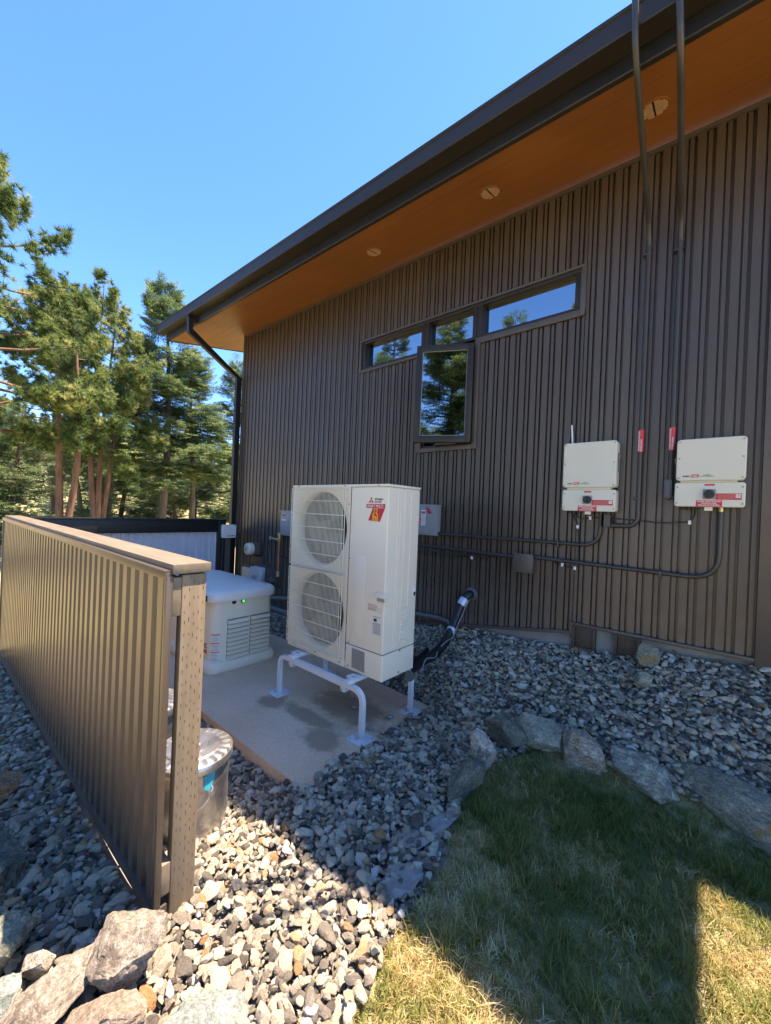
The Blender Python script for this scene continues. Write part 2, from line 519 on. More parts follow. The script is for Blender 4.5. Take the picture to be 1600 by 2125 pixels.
def text(name, body, size, loc, mat, parent, align='LEFT', face='-Y', ext=.0006, shear=0, sx=1.0, rot=0.0, bold=0.0, spacing=1.0):
    cu = bpy.data.curves.new(name, 'FONT')
    cu.body = body; cu.size = size; cu.align_x = align; cu.extrude = ext; cu.resolution_u = 2; cu.shear = shear; cu.offset = bold
    cu.space_character = spacing; cu.space_line = .85
    tmp = bpy.data.objects.new(name, cu)
    me = bpy.data.meshes.new_from_object(tmp)
    bpy.data.objects.remove(tmp); bpy.data.curves.remove(cu)
    m = Matrix.Translation(loc)
    if face == '-Y': m = m @ Matrix.Rotation(PI / 2, 4, 'X')
    elif face == '+X': m = m @ Matrix.Rotation(PI / 2, 4, 'Z') @ Matrix.Rotation(PI / 2, 4, 'X')
    m = m @ Matrix.Rotation(rot, 4, 'Z') @ Matrix.Diagonal((sx, 1, 1, 1))
    me.transform(m)
    off = Vector((0, 0, 0)); p = parent
    while p is not None: off += p.location; p = p.parent
    me.transform(Matrix.Translation(-off))
    me.materials.clear(); me.materials.append(MT[mat])
    o = bpy.data.objects.new(name, me); COL.objects.link(o); o.parent = parent
    return o
def quadY(x0, x1, z0, z1, y, d=.0008):
    m = MB(); m.box((x0, y - d, z0), (x1, y, z1)); return m
def print_rows(x0, x1, z0, z1, y, rows, seed, h=.5, words=5):
    """rows of tiny unreadable print as raised ink bars"""
    rr = random.Random(seed); m = MB(); dz = (z1 - z0) / rows
    for k in range(rows):
        x = x0; zc = z1 - dz * (k + .5)
        while x < x1 - .004:
            w = rr.uniform(.4, 1.4) * (x1 - x0) / words
            e = min(x + w, x1)
            m.box((x, y - .0005, zc - dz * h / 2), (e, y, zc + dz * h / 2))
            x = e + (x1 - x0) / words * .18
        if rr.random() < .2: pass
    return m

# ------------------------------------------------------------------ scatter by geometry nodes
def proto_coll(name, meshes, mat):
    c = bpy.data.collections.new(name)
    for k, me in enumerate(meshes):
        me.materials.clear(); me.materials.append(mat)
        o = bpy.data.objects.new('%s_%02d' % (name, k), me)
        c.objects.link(o)
    return c
def np_mesh(name, v, f, smooth=False):
    me = bpy.data.meshes.new(name)
    me.from_pydata(v.tolist() if hasattr(v, 'tolist') else v, [], f.tolist() if hasattr(f, 'tolist') else f)
    if smooth: me.polygons.foreach_set('use_smooth', [True] * len(me.polygons))
    return me
_groups = {}
def scatter_group(coll):
    if coll.name in _groups: return _groups[coll.name]
    g = bpy.data.node_groups.new('scatter ' + coll.name, 'GeometryNodeTree')
    g.interface.new_socket('Geometry', in_out='INPUT', socket_type='NodeSocketGeometry')
    g.interface.new_socket('Geometry', in_out='OUTPUT', socket_type='NodeSocketGeometry')
    gi = g.nodes.new('NodeGroupInput'); go = g.nodes.new('NodeGroupOutput')
    ip = g.nodes.new('GeometryNodeInstanceOnPoints')
    ci = g.nodes.new('GeometryNodeCollectionInfo')
    ci.inputs['Collection'].default_value = coll
    ci.inputs['Separate Children'].default_value = True
    ci.inputs['Reset Children'].default_value = True
    def at(nm, typ):
        a = g.nodes.new('GeometryNodeInputNamedAttribute'); a.data_type = typ; a.inputs['Name'].default_value = nm
        return a.outputs['Attribute']
    e2r = g.nodes.new('FunctionNodeEulerToRotation')
    L = g.links.new
    L(at('rot', 'FLOAT_VECTOR'), e2r.inputs[0])
    L(gi.outputs[0], ip.inputs['Points'])
    L(ci.outputs[0], ip.inputs['Instance'])
    ip.inputs['Pick Instance'].default_value = True
    L(at('idx', 'INT'), ip.inputs['Instance Index'])
    L(e2r.outputs[0], ip.inputs['Rotation'])
    L(at('scl', 'FLOAT_VECTOR'), ip.inputs['Scale'])
    L(ip.outputs[0], go.inputs[0])
    _groups[coll.name] = g
    return g
def scatter(name, coll, pts, rot, scl, idx, tint, parent=None, tint2=None):
    off = Vector((0, 0, 0)); p = parent
    while p is not None: off += p.location; p = p.parent
    pts = np.asarray(pts, dtype=np.float32) - np.array(off[:], dtype=np.float32)
    n = len(pts)
    me = bpy.data.meshes.new(name)
    me.vertices.add(n)
    me.vertices.foreach_set('co', pts.ravel())
    def fa(nm, typ, key, arr):
        a = me.attributes.new(nm, typ, 'POINT'); a.data.foreach_set(key, np.ascontiguousarray(arr).ravel())
    fa('rot', 'FLOAT_VECTOR', 'vector', np.asarray(rot, dtype=np.float32))
    s = np.asarray(scl, dtype=np.float32)
    if s.ndim == 1: s = np.repeat(s[:, None], 3, 1)
    fa('scl', 'FLOAT_VECTOR', 'vector', s)
    fa('idx', 'INT', 'value', np.asarray(idx, dtype=np.int32))
    fa('tint', 'FLOAT', 'value', np.asarray(tint, dtype=np.float32))
    fa('tint2', 'FLOAT', 'value', np.random.default_rng(n).random(n).astype(np.float32) if tint2 is None else tint2)
    me.update()
    o = bpy.data.objects.new(name, me); COL.objects.link(o)
    if parent is not None: o.parent = parent
    md = o.modifiers.new('scatter', 'NODES'); md.node_group = scatter_group(coll)
    return o

rng = np.random.default_rng(7)
def vnoise(x, y, s, seed=0):
    """cheap smooth value noise"""
    x = np.asarray(x) * s + seed * 13.7; y = np.asarray(y) * s + seed * 7.3
    xi = np.floor(x); yi = np.floor(y); fx = x - xi; fy = y - yi
    fx = fx * fx * (3 - 2 * fx); fy = fy * fy * (3 - 2 * fy)
    h = lambda a, b: np.modf(np.abs(np.sin(a * 127.1 + b * 311.7) * 43758.5453))[0]
    return (h(xi, yi) * (1 - fx) + h(xi + 1, yi) * fx) * (1 - fy) + (h(xi, yi + 1) * (1 - fx) + h(xi + 1, yi + 1) * fx) * fy

# ------------------------------------------------------------------ terrain
def sstep(a, b, x):
    t = np.clip((np.asarray(x, dtype=float) - a) / (b - a), 0, 1); return t * t * (3 - 2 * t)
HX = [-9, -6.2, -5.2, -4.87, -4, -3, -2.45, -1.9, -1.2, -.88, -.6, -.42, -.30, .2, 1.5, 4]
HZ = [-.2, -.16, -.10, -.02, .10, .25, .35, .42, .455, .485, .50, .525, .60, .63, .66, .66]
LAWN = [(-1.0, 2.02), (-.94, 1.80), (-.86, 1.50), (-.82, 1.20), (-.76, .85), (-.74, .5), (-.95, .1), (-1.3, -.6), (-1.3, -4), (3, -4), (3, 2.42), (.35, 2.49), (-.1, 2.54), (-.35, 2.54), (-.6, 2.51), (-.85, 2.46), (-.98, 2.25)]
def inpoly(x, y, poly):
    x = np.asarray(x); y = np.asarray(y); r = np.zeros(x.shape, bool); n = len(poly)
    for i in range(n):
        x0, y0 = poly[i]; x1, y1 = poly[(i + 1) % n]
        c = ((y0 > y) != (y1 > y)) & (x < (x1 - x0) * (y - y0) / (y1 - y0 + 1e-12) + x0)
        r ^= c
    return r
def G(x, y):
    x = np.asarray(x, dtype=float); y = np.asarray(y, dtype=float)
    b = np.where(x > -2.2, -.08 + .12 * sstep(-2.0, -1.45, x) + .02 * sstep(-1.4, -.8, x), -.08 - .02 * sstep(-4, -6, x))
    b = b - .03 * sstep(-2.0, -1.0, x) * sstep(1.3, .3, y) * sstep(-.7, -1.0, x) - .055 * sstep(-2.1, -1.7, x) * sstep(1.36, 1.0, y) * sstep(-.8, -1.3, x)
    hw = np.interp(x, HX, HZ)
    toe = 2.72 - .32 * sstep(-1.9, -1.2, x) + .05 * sstep(-.6, .3, x)
    w = np.clip((y - toe) / (3.45 - toe), 0, 1)
    w = w ** .85
    inner = b + (hw - b) * w
    outer = -.03 - .062 * np.clip(-1.5 - x, 0, 6)
    k = sstep(.70, .55, y) * sstep(-1.35, -1.6, x)
    z = inner * (1 - k) + outer * k
    z = z + .018 * (vnoise(x, y, 2.2, 1) - .5) + .012 * (vnoise(x, y, 6, 2) - .5)
    # land falls away to the left of the yard, then a forested rise
    d = np.clip(-6.25 - x, 0, None)
    far = -.22 + .012 * d + np.clip(d - 24, 0, None) * .10
    far = far + .5 * (vnoise(x, y, .12, 3) - .5) * sstep(2, 14, d)
    k2 = sstep(0, .6, d)
    z = z * (1 - k2) + far * k2
    yb = np.clip(-y - 2.5, 0, None)
    z = z - .25 * sstep(0, 8, yb) * (1 - k2)
    return z

def axis_coords(lo, hi, step, L):
    a = [lo]; s = step
    while a[-1] > -L: s *= 1.22; a.append(a[-1] - s)
    a = a[::-1]
    a += list(np.arange(lo + step, hi, step)); s = step
    while a[-1] < L: s *= 1.22; a.append(a[-1] + s)
    return np.array(a)
gx = axis_coords(-6.8, 2.6, .09, 260); gy = axis_coords(-1.2, 3.6, .09, 260)
X, Y = np.meshgrid(gx, gy)
Z = G(X, Y)
nx, ny = len(gx), len(gy)
verts = np.stack([X.ravel(), Y.ravel(), Z.ravel() - .02], 1)
ii = np.arange(nx - 1)[None, :] + nx * np.arange(ny - 1)[:, None]
faces = np.stack([ii, ii + 1, ii + 1 + nx, ii + nx], -1).reshape(-1, 4)
gm = np_mesh('ground', verts, faces, True)
zone = np.zeros((nx * ny, 4), np.float32); zone[:, 3] = 1
lw = inpoly(X.ravel(), Y.ravel(), LAWN)
gvz = (X.ravel() > -6.2) & (X.ravel() < 3) & (Y.ravel() > -.4) & (Y.ravel() < 4) & ~lw
zone[:, 0] = gvz; zone[:, 1] = lw
ca = gm.color_attributes.new('zone', 'FLOAT_COLOR', 'POINT'); ca.data.foreach_set('color', zone.ravel())
gm.materials.append(MT['ground'])
ground = bpy.data.objects.new('ground', gm); COL.objects.link(ground); structure(ground)

# slab under the machines
m = MB()
m.prism([(-5.05, 1.335), (-1.633, 1.365), (-1.69, 2.62), (-3.3, 2.715), (-5.05, 2.74)], -.11, 0, axis=2)
pad = m.build('concrete_pad', 'pad'); structure(pad)
bm = bmesh.new(); bm.from_mesh(pad.data)
bmesh.ops.bevel(bm, geom=[e for e in bm.edges if all(abs(v.co.z) < 1e-4 for v in e.verts)], offset=.012, segments=2, affect='EDGES')
bm.to_mesh(pad.data); bm.free()

# ------------------------------------------------------------------ house
house = thing('house', 'bronze ribbed metal house under an overhanging roof with an orange brown soffit', 'house', (-6.2, 3.45, 0))
tilt = lambda x: -.0185 * (x + 6.2)
sof = lambda y: 4.229 + .194 * (y - 2.57)
zb = lambda x: .698 if x > -.878 else .623 + .163 * (x + .878)
RIB, E0, YF, YR = .1007, .158, 3.430, 3.452
def rib_breaks(x0, x1, groove=True):
    ks = range(int(math.floor((x0 - E0) / RIB)) - 1, int(math.ceil((x1 - E0) / RIB)) + 2)
    pts = []
    for k in ks:
        e = E0 + k * RIB
        if groove:
            d = YF + .034; q = YF + .009
            pts += [(e, YF), (e + .0014, d), (e + .0092, d), (e + .0106, q), (e + .0345, q), (e + .036, d), (e + .0525, d), (e + .054, YF)]
        else:
            pts += [(e, YF), (e + .010, YR), (e + .034, YR), (e + .052, YF)]
    pts.sort()
    xs = [p[0] for p in pts]; ys = [p[1] for p in pts]
    out = [(x0, float(np.interp(x0, xs, ys)))] + [p for p in pts if x0 + 1e-4 < p[0] < x1 - 1e-4] + [(x1, float(np.interp(x1, xs, ys)))]
    return out
def ribbed(x0, x1, fb, ft, yo=0.0, depth=1.0, groove=True):
    P = rib_breaks(x0, x1, groove); n = len(P); vs = []; fs = []
    yy = lambda y: YF + (y - YF) * depth + yo
    for x, y in P: vs.append((x, yy(y), fb(x)))
    for x, y in P: vs.append((x, yy(y), ft(x)))
    for i in range(n - 1): fs.append((i, i + 1, i + 1 + n, i + n))
    m = MB(); m.add(vs, fs); return m
# siding sheets of three ribs each, cut round the window group
WX0, WX1, OX0, OX1, WZ0, WZ1, OZ0 = -3.425, -.872, -2.50, -1.80, 3.200, 3.600, 2.170
wbot = lambda x: 3.212 if x < -2.5 else 3.186
wtop = lambda x: 3.606 - .0098 * (x + 3.42)
def sheet(xa, xb, fb, ft):
    ribbed(xa, xb, fb, ft).build('siding_panel', 'siding', house)
cuts = [-6.155]
k = -21
while E0 + .021 + 3 * RIB * k < .19:
    c = E0 + .021 + 3 * RIB * k
    if c > -6.1: cuts.append(c)
    k += 1
cuts.append(.206)
for xa, xb in zip(cuts, cuts[1:]):
    sub = [xa] + [c for c in (WX0, OX0, OX1, WX1, -.878) if xa + 1e-3 < c < xb - 1e-3] + [xb]
    for a, b in zip(sub, sub[1:]):
        mx = (a + b) / 2
        top = lambda x: 4.385 + tilt(x)
        bot = (lambda x: .698) if mx > -.878 else (lambda x: .623 + .163 * (x + .878))
        if WX0 < mx < WX1:
            sheet(a, b, lambda x: wtop(x) + .002, top)
            if OX0 < mx < OX1: sheet(a, b, bot, lambda x: OZ0 - .002)
            else: sheet(a, b, bot, lambda x, q=wbot(mx): q - .002)
        else:
            sheet(a, b, bot, top)
# wall body behind the sheets, foundation, flashings and corner boards
m = MB(); m.box((-6.2, 3.60, -1.2), (4.0, 9.0, 4.1)); m.build('wall_core', 'core', house)
def loftX(poly, x0, x1, tl=True):
    m = MB()
    m.loft([[(x, y, z + (tilt(x) if tl else 0)) for y, z in poly] for x in (x0, x1)])
    return m
m = MB(); m.box((-6.2, 3.462, -1.2), (3.2, 3.60, .30)); m.box((-.878, 3.462, .29), (3.2, 3.599, .70)); 
m.prism([(-2.9, .29), (-.88, .29), (-.88, .622), (-2.9, .30)], 3.463, 3.598)
m.build('foundation_wall', 'concrete', house)
m = MB(); m.box((-.882, 3.405, .672), (.205, 3.47, .697), .003)
m.build('base_flashing', 'trim', house)
m = MB(); m.prism([(-6.15, -.262), (-.886, .595), (-.886, .622), (-6.15, -.235)], 3.405, 3.47)
m.build('base_flashing', 'trim', house)
m = MB(); m.box((-.884, 3.403, .60), (-.868, 3.47, .70)); m.build('base_flashing', 'trim', house)
m = MB(); m.box((-6.212, 3.418, -.5), (-6.15, 3.62, 4.39), .004); m.build('corner_board', 'trim', house)
m = MB(); m.box((-6.214, 3.61, -.8), (-6.20, 9.0, 4.9)); m.build('gable_wall', 'siding', house)
m = MB(); m.box((.206, 3.412, .628), (.40, 3.55, 4.30), .004); m.build('corner_board', 'trim', house)
m = MB(); m.box((.40, 3.45, .60), (4.0, 3.6, 4.6)); m.build('side_wall', 'siding', house)
loftX([(3.412, 4.358), (3.43, 4.358), (3.46, 4.372), (3.46, 4.392), (3.412, 4.386)], -6.2, .21).build('wall_top_trim', 'trim', house)
for (a, b, z0, z1) in ((-.873, -.700, .485, .668), (-.572, -.402, .500, .668)):
    v = MB()
    for q in ((a, a + .022, z0, z1), (b - .022, b, z0, z1), (a + .022, b - .022, z1 - .022, z1), (a + .022, b - .022, z0, z0 + .022)):
        v.box((q[0], 3.415, q[2]), (q[1], 3.463, q[3]), .003)
    vf = v.build('foundation_vent', 'vent', house)
    m = MB(); m.box((a + .022, 3.435, z0 + .022), (b - .022, 3.462, z1 - .022), .004)
    m.build('vent_cover', 'vent', vf)

# window group
win = MB()
yo0, yo1 = 3.425, 3.56
def fr(x0, x1, z0, z1, y0=yo0, y1=yo1): win.box((x0, y0, z0), (x1, y1, z1), .003)
gl, gm_, gr = (-3.335, -2.505, 3.272, 3.556), (-2.412, -1.890, 3.272, 3.545), (-1.788, -.958, 3.268, 3.540)
fr(-3.395, -.912, 3.556, 3.585); fr(-3.395, -.912, 3.240, 3.268)
for x0, x1 in ((-3.395, gl[0]), (gl[1], -2.462), (-2.458, gm_[0]), (gm_[1], -1.848), (-1.844, gr[0]), (gr[1], -.912)):
    fr(x0, x1, 3.268, 3.556)
window = win.build('window', 'dark_trim', house)
for q in (gl, gm_, gr):
    m = MB(); m.box((q[0] - .003, 3.495, q[2] - .003), (q[1] + .003, 3.507, 3.562)); m.build('pane', 'glass', window)
m = MB()
for q in ((-3.426, -.871, 3.585, 3.606), (-3.425, -3.395, 3.212, 3.585), (-.912, -.872, 3.188, 3.583)):
    m.box((q[0], 3.408, q[2]), (q[1], 3.47, q[3]), .002)
m.box((-3.425, 3.412, 3.210), (-2.50, 3.47, 3.240), .002); m.box((-1.80, 3.412, 3.186), (-.872, 3.47, 3.240), .002)
m.box((-2.503, 3.410, 2.170), (-2.452, 3.47, 3.240), .002); m.box((-1.846, 3.410, 2.170), (-1.797, 3.47, 3.240), .002)
m.box((-2.452, 3.410, 2.170), (-1.846, 3.47, 2.215), .002)
m.build('window_trim', 'trim', window)
m = MB(); m.box((-2.452, 3.44, 2.215), (-2.425, 3.58, 3.24)); m.box((-1.873, 3.44, 2.215), (-1.846, 3.58, 3.24)); m.box((-2.425, 3.44, 2.215), (-1.873, 3.58, 2.24))
m.build('casement_frame', 'dark_trim', window)
# open casement sash, hinged on its right
th = R(26.2); hx, hy, sw, z0, z1 = -1.853, 3.405, .553, 2.225, 3.182
SM = Matrix.Translation((hx, hy, 0)) @ Matrix.Rotation(th, 4, 'Z')
def sbox(a, b, bev=.003):
    m = MB(); m.box(a, b, bev); m.v = [tuple(SM @ Vector(p)) for p in m.v]; return m
sf = MB()
for q in ((-sw, -sw + .058, z0, z1), (-.058, 0, z0, z1), (-sw + .058, -.058, z1 - .058, z1), (-sw + .058, -.058, z0, z0 + .066)):
    b = sbox((q[0], -.045, q[2]), (q[1], .006, q[3])); sf.add(b.v, b.f, True)
sash = sf.build('casement_sash', 'dark_trim', house, 'casement sash swung open')
sbox((-sw + .055, -.028, z0 + .063), (-.055, -.018, z1 - .055), 0).build('pane', 'glass', sash)
gk = MB()
for q in ((-sw + .056, -sw + .063, z0 + .064, z1 - .056), (-.063, -.056, z0 + .064, z1 - .056), (-sw + .06, -.06, z1 - .063, z1 - .057), (-sw + .06, -.06, z0 + .066, z0 + .072)):
    b = sbox((q[0], -.033, q[2]), (q[1], -.026, q[3]), 0); gk.add(b.v, b.f)
gk.build('glazing_bead', 'grey', sash)
m = MB(); m.tube([(-2.32, 3.47, 2.236), (-2.22, 3.36, 2.236), (-2.02, 3.42, 2.238)], .008, 6); m.build('crank_arm', 'steel', sash)

# roof, eave and soffit
rl, rr_ = -7.14, .79
loftX([(2.597, sof(2.597) + .02), (2.597, sof(2.597) + .27), (10, sof(10) + .27), (10, sof(10) + .02)], rl, rr_).build('roof', 'dark_trim', house)
loftX([(3.46, sof(3.46) + .02), (3.46, sof(3.46) + .27), (10, sof(10) + .27), (10, sof(10) + .02)], rr_ + .002, 4.2).build('roof', 'dark_trim', house)
nb = 6; bw = .1462
for j in range(19):
    y0 = 2.599 + bw * j; y1 = y0 + bw - .0024
    x1 = rr_ - .02 if y1 < 3.48 else -6.205
    loftX([(y0, sof(y0)), (y1, sof(y1)), (y1, sof(y1) + .019), (y0, sof(y0) + .019)], rl + .02, x1).build('soffit_board', 'soffit', house)
fsc = loftX([(2.571, 4.238), (2.597, 4.238), (2.597, 4.50), (2.571, 4.50)], rl, rr_).build('fascia', 'black', house)
m = loftX([(2.566, 4.236), (2.571, 4.228), (2.602, 4.228), (2.602, 4.2375), (2.566, 4.2375)], -6.05, rr_); m.build('fascia_lip', 'dark_trim', fsc)
m = MB()
m.loft([[(x, y, sof(y) + tilt(x) + dz) for x, y, dz in ((rl, 2.57, -.004), (rl - .025, 2.57, -.004), (rl - .025, 2.57, .29), (rl, 2.57, .29))],
        [(x, y, sof(y) + tilt(x) + dz) for x, y, dz in ((rl, 10, -.004), (rl - .025, 10, -.004), (rl - .025, 10, .29), (rl, 10, .29))]])
m.build('rake_board', 'dark_trim', house)
gut = MB()
gp = [(2.569, 4.338), (2.447, 4.335), (2.443, 4.345), (2.443, 4.452), (2.436, 4.456), (2.436, 4.476), (2.447, 4.476), (2.452, 4.462), (2.452, 4.345), (2.562, 4.345), (2.562, 4.470), (2.569, 4.470)]
gut.loft([[(x, y, z + tilt(x)) for y, z in gp] for x in (-7.29, rr_)], True, True)
gutter = gut.build('gutter', 'dark_trim', house)
m = MB(); m.box((-7.292, 2.437, 4.356), (-7.284, 2.569, 4.492)); m.build('end_cap', 'dark_trim', gutter)
ds = MB()
ds.tube([(-6.125, 2.503, 4.345), (-6.125, 2.503, 4.11), (-6.245, 3.368, 3.66), (-6.245, 3.368, .02), (-6.245, 3.22, -.16)], .05, rect=(.062, .092, (1, 0, 0)))
dsp = ds.build('downspout', 'black', house)
for z in (3.2, 1.55):
    m = MB(); m.box((-6.28, 3.318, z), (-6.209, 3.42, z + .03)); m.build('strap', 'black', dsp)
# round soffit vents
for (vx, vy) in ((-2.845, 2.985), (-1.535, 2.985), (-.400, 2.985)):
    vz = sof(vy) + tilt(vx); rad = .078
    m = MB(); seg = 28
    for rr0, rr1, h in ((rad, rad + .012, .004),):
        ring = lambda r, dz: [(vx + r * math.cos(2 * PI * k / seg), vy + r * math.sin(2 * PI * k / seg), vz + .194 * r * math.sin(2 * PI * k / seg) - dz) for k in range(seg)]
        m.loft([ring(rad + .012, -.001), ring(rad + .010, .006), ring(rad, .006), ring(rad, -.001)], False, False, True)
    sv = m.build('soffit_vent', 'soffit', house)
    m = MB(); m.add(ring(rad, .001), [tuple(range(seg))]); m.build('vent_screen', 'core', sv)
    m = MB()
    for k in range(-3, 4):
        dy = k * .0215; hw = math.sqrt(max(rad ** 2 - dy ** 2, 0)) - .004
        for sx in (-1, 1):
            a, b = sorted((sx * .006, sx * hw))
            if b - a < .01: continue
            zz = vz + .194 * dy
            m.box((vx + a, vy + dy - .006, zz - .006), (vx + b, vy + dy + .006, zz - .002))
    m.build('vent_slat', 'soffit_vent', sv)

# ------------------------------------------------------------------ solar inverters
def screw(m, x, y, z, r=.006):
    m.cyl((x, y + .002, z), (x, y - .003, z), r, r * .8, 10)
def inverter(label, ux0, ux1, uz0, uz1, lx0, lx1, lz0, lz1, kx, kz, left):
    t = thing('solar_inverter', label, 'inverter', ((ux0 + ux1) / 2, 3.42, lz0), 'solar inverters on the wall')
    m = MB(); m.rbox((ux0, 3.302, uz0), (ux1, 3.420, uz1), 1, .022, .006); up = m.build('power_box', 'inv', t)
    for x in (ux0 + .016, ux1 - .016):
        for z in (uz0 + .018, (uz0 + uz1) / 2 + .01, uz1 - .018):
            m = MB(); screw(m, x, 3.302, z); m.build('screw', 'rust', up)
    m = MB(); m.rbox((lx0, 3.308, lz0), (lx1, 3.418, lz1), 1, .016, .006); lo = m.build('switch_box', 'inv', t)
    for x in (lx0 + .014, lx1 - .014):
        for z in (lz0 + .022, lz1 - .030):
            m = MB(); screw(m, x, 3.308, z); m.build('screw', 'rust', lo)
    m = MB(); m.box((lx0 + .03, 3.325, lz1 - .004), (lx1 - .04, 3.41, uz0 + .004)); m.build('coupling', 'inv', t)
    m = MB(); m.box((kx - .033, 3.3035, kz - .033), (kx + .033, 3.309, kz + .033), .002); m.build('switch_plate', 'grey', lo)
    m = MB(); m.cyl((kx, 3.306, kz), (kx, 3.276, kz), .030, .027, 24); m.box((kx - .006, 3.262, kz - .026), (kx + .006, 3.278, kz + .026), .002); m.build('rotary_knob', 'ink', lo)
    quadY(kx - .026, kx + .026, lz1 - .022, lz1 - .010, 3.3078).build('red_strip', 'red', lo)
    sl = quadY(kx - .066, kx + .066, lz0 + .002, lz0 + .043, 3.3076).build('rapid_shutdown_label', 'red', lo)
    for q, s in enumerate(('RAPID SHUTDOWN', 'SWITCH FOR', 'SOLAR PV SYSTEM')):
        text('label_lettering', s, .0125, (kx, 3.3066, lz0 + .0315 - q * .0125), 'paper', lo, 'CENTER', sx=1.05, bold=.0003)
    quadY(kx + .031, lx1 - .018, lz0 + .047, lz0 + .088, 3.3076).build('instruction_label', 'red', lo)
    print_rows(kx + .045, lx1 - .052, lz0 + .050, lz0 + .085, 3.3068, 5, 3, .35).build('instruction_print', 'pink', lo)
    m = MB()
    for q in range(3): m.box((lx1 - .047, 3.3062, lz0 + .060 + q * .0085), (lx1 - .022, 3.3067, lz0 + .0655 + q * .0085))
    m.build('instruction_print', 'paper', lo)
    zt_ = uz0 + .024
    x = ux0 + .037
    text('logo_lettering', 'solar', .021, (x, 3.3012, zt_), 'ink', up, sx=.93, bold=.0004)
    m = MB(); m.prism([(x + .0435, zt_ - .003), (x + .083, zt_ - .003), (x + .0875, zt_ + .016), (x + .048, zt_ + .016)], 3.3004, 3.3016); m.build('logo_block', 'red', up)
    text('logo_lettering', 'edge', .017, (x + .0475, 3.3000, zt_ + .0025), 'paper', up, sx=1.0, bold=.0002)
    xg = ux0 + .128
    m = MB(); m.tube([(xg, 3.3012, zt_ + .004), (xg + .008, 3.3012, zt_), (xg + .018, 3.3012, zt_ + .007)], .0012, 5)
    m.build('logo_wave', 'green', up)
    text('logo_lettering', 'HD', .024, (xg + .018, 3.3012, zt_), 'green', up, bold=.0003)
    text('logo_lettering', 'wave', .011, (xg + .049, 3.3012, zt_ + .001), 'green', up)
    m = MB(); m.box((kx - .022, 3.34, lz0 - .024), (kx + .020, 3.345, lz0 + .004)); m.cyl((kx + .012, 3.345, lz0 - .010), (kx + .012, 3.335, lz0 - .010), .004, seg=8)
    m.build('hanging_bracket', 'paper', t)
    m = MB()
    for gx_ in (lx0 + .045, lx0 + .075):
        m.cyl((gx_, 3.37, lz0 + .004), (gx_, 3.37, lz0 - .022), .011, seg=12)
    m.build('cable_gland', 'ink', t)
    if left:
        m = MB(); m.cyl((-.921, 3.40, uz1 - .004), (-.921, 3.40, uz1 + .012), .010, seg=10); m.tube([(-.921, 3.40, uz1 + .01), (-.932, 3.40, uz1 + .165)], .0065, 8); m.build('antenna', 'paper', t)
        m = MB(); m.box((ux1 - .001, 3.345, uz0 + .12), (ux1 + .002, 3.375, uz1 - .09)); m.build('side_label', 'greyd', up)
        m = MB(); m.tube([(ux1, 3.36, uz1 - .10), (ux1 + .012, 3.36, uz1 - .10), (ux1 + .012, 3.36, uz1 - .13), (ux1, 3.36, uz1 - .13)], .002, 5); m.build('side_handle', 'steel', up)
    else:
        m = MB(); m.tube([(ux0, 3.37, uz1 - .12), (ux0 - .012, 3.37, uz1 - .12), (ux0 - .012, 3.37, uz1 - .15), (ux0, 3.37, uz1 - .15)], .002, 5); m.build('side_handle', 'steel', up)
        m = MB(); m.cyl((.014, 3.39, lz0 + .003), (.014, 3.39, lz0 - .028), .014, seg=16); m.cyl((.014, 3.39, lz0 - .012), (.014, 3.39, lz0 - .020), .0165, seg=8); m.build('conduit_fitting', 'brass', t)
    return t
inverter('off white solar inverter with a thin white antenna on its top', -.957, -.583, 1.778, 2.129, -.957, -.579, 1.594, 1.760, -.772, 1.682, True)
inverter('wider off white solar inverter without antenna near the right corner board', -.227, .126, 1.818, 2.096, -.231, .128, 1.645, 1.805, -.048, 1.728, False)

# ------------------------------------------------------------------ conduits, boxes and cables on the wall
def clamp(m, p, r):
    m.box((p[0] - .006, p[1] - r - .004, p[2] - r - .004), (p[0] + .006, 3.44, p[2] + r + .004), .002)
def conduit(label, pts, r=.0145, fillet=.12, clamps=(), cat='conduit', mat='conduit', couplings=(), group=None, clamp_mat='steel'):
    t = thing('conduit', label, cat, pts[0], group)
    m = MB(); m.tube(pts, r, 10, fillet); m.build('pipe', mat, t)
    for a, b in couplings:
        m = MB(); m.cyl(a, b, r * 1.22, seg=12); m.build('coupling', mat, t)
    for c in clamps:
        m = MB()
        if c[3] == 'h': m.box((c[0] - .008, 3.40 - r - .004, c[2] - r - .018), (c[0] + .008, 3.435, c[2] + r + .004), .003)
        else: m.box((c[0] - r - .018, 3.40 - r - .003, c[2] - .008), (c[0] + r + .003, 3.435, c[2] + .008), .003)
        m.build('pipe_clamp', clamp_mat if len(c) < 5 else c[4], t)
    return t
c1 = conduit('upper horizontal conduit from the grey disconnect bending up into the left inverter', [(-2.17, 3.40, 1.322), (-.694, 3.40, 1.327), (-.694, 3.40, 1.60)], fillet=.14,
        clamps=((-1.72, 0, 1.324, 'h', 'conduit'), (-1.00, 0, 1.327, 'h', 'conduit')), couplings=(((-2.165, 3.40, 1.322), (-2.13, 3.40, 1.322)), ((-1.22, 3.40, 1.3255), (-1.19, 3.40, 1.3255))))
c2 = conduit('lower horizontal conduit bending up into the right inverter', [(-1.195, 3.40, 1.188), (.014, 3.40, 1.165), (.014, 3.40, 1.64)], r=.0155, fillet=.16,
        clamps=((-.30, 0, 1.170, 'h', 'conduit'),), couplings=(((-1.185, 3.40, 1.188), (-1.14, 3.40, 1.187)),))
c3 = conduit('dark conduit running from the square junction box to behind the heat pump', [(-3.1, 3.40, 1.205), (-1.35, 3.40, 1.170)], couplings=(((-1.40, 3.40, 1.171), (-1.355, 3.40, 1.170)),))
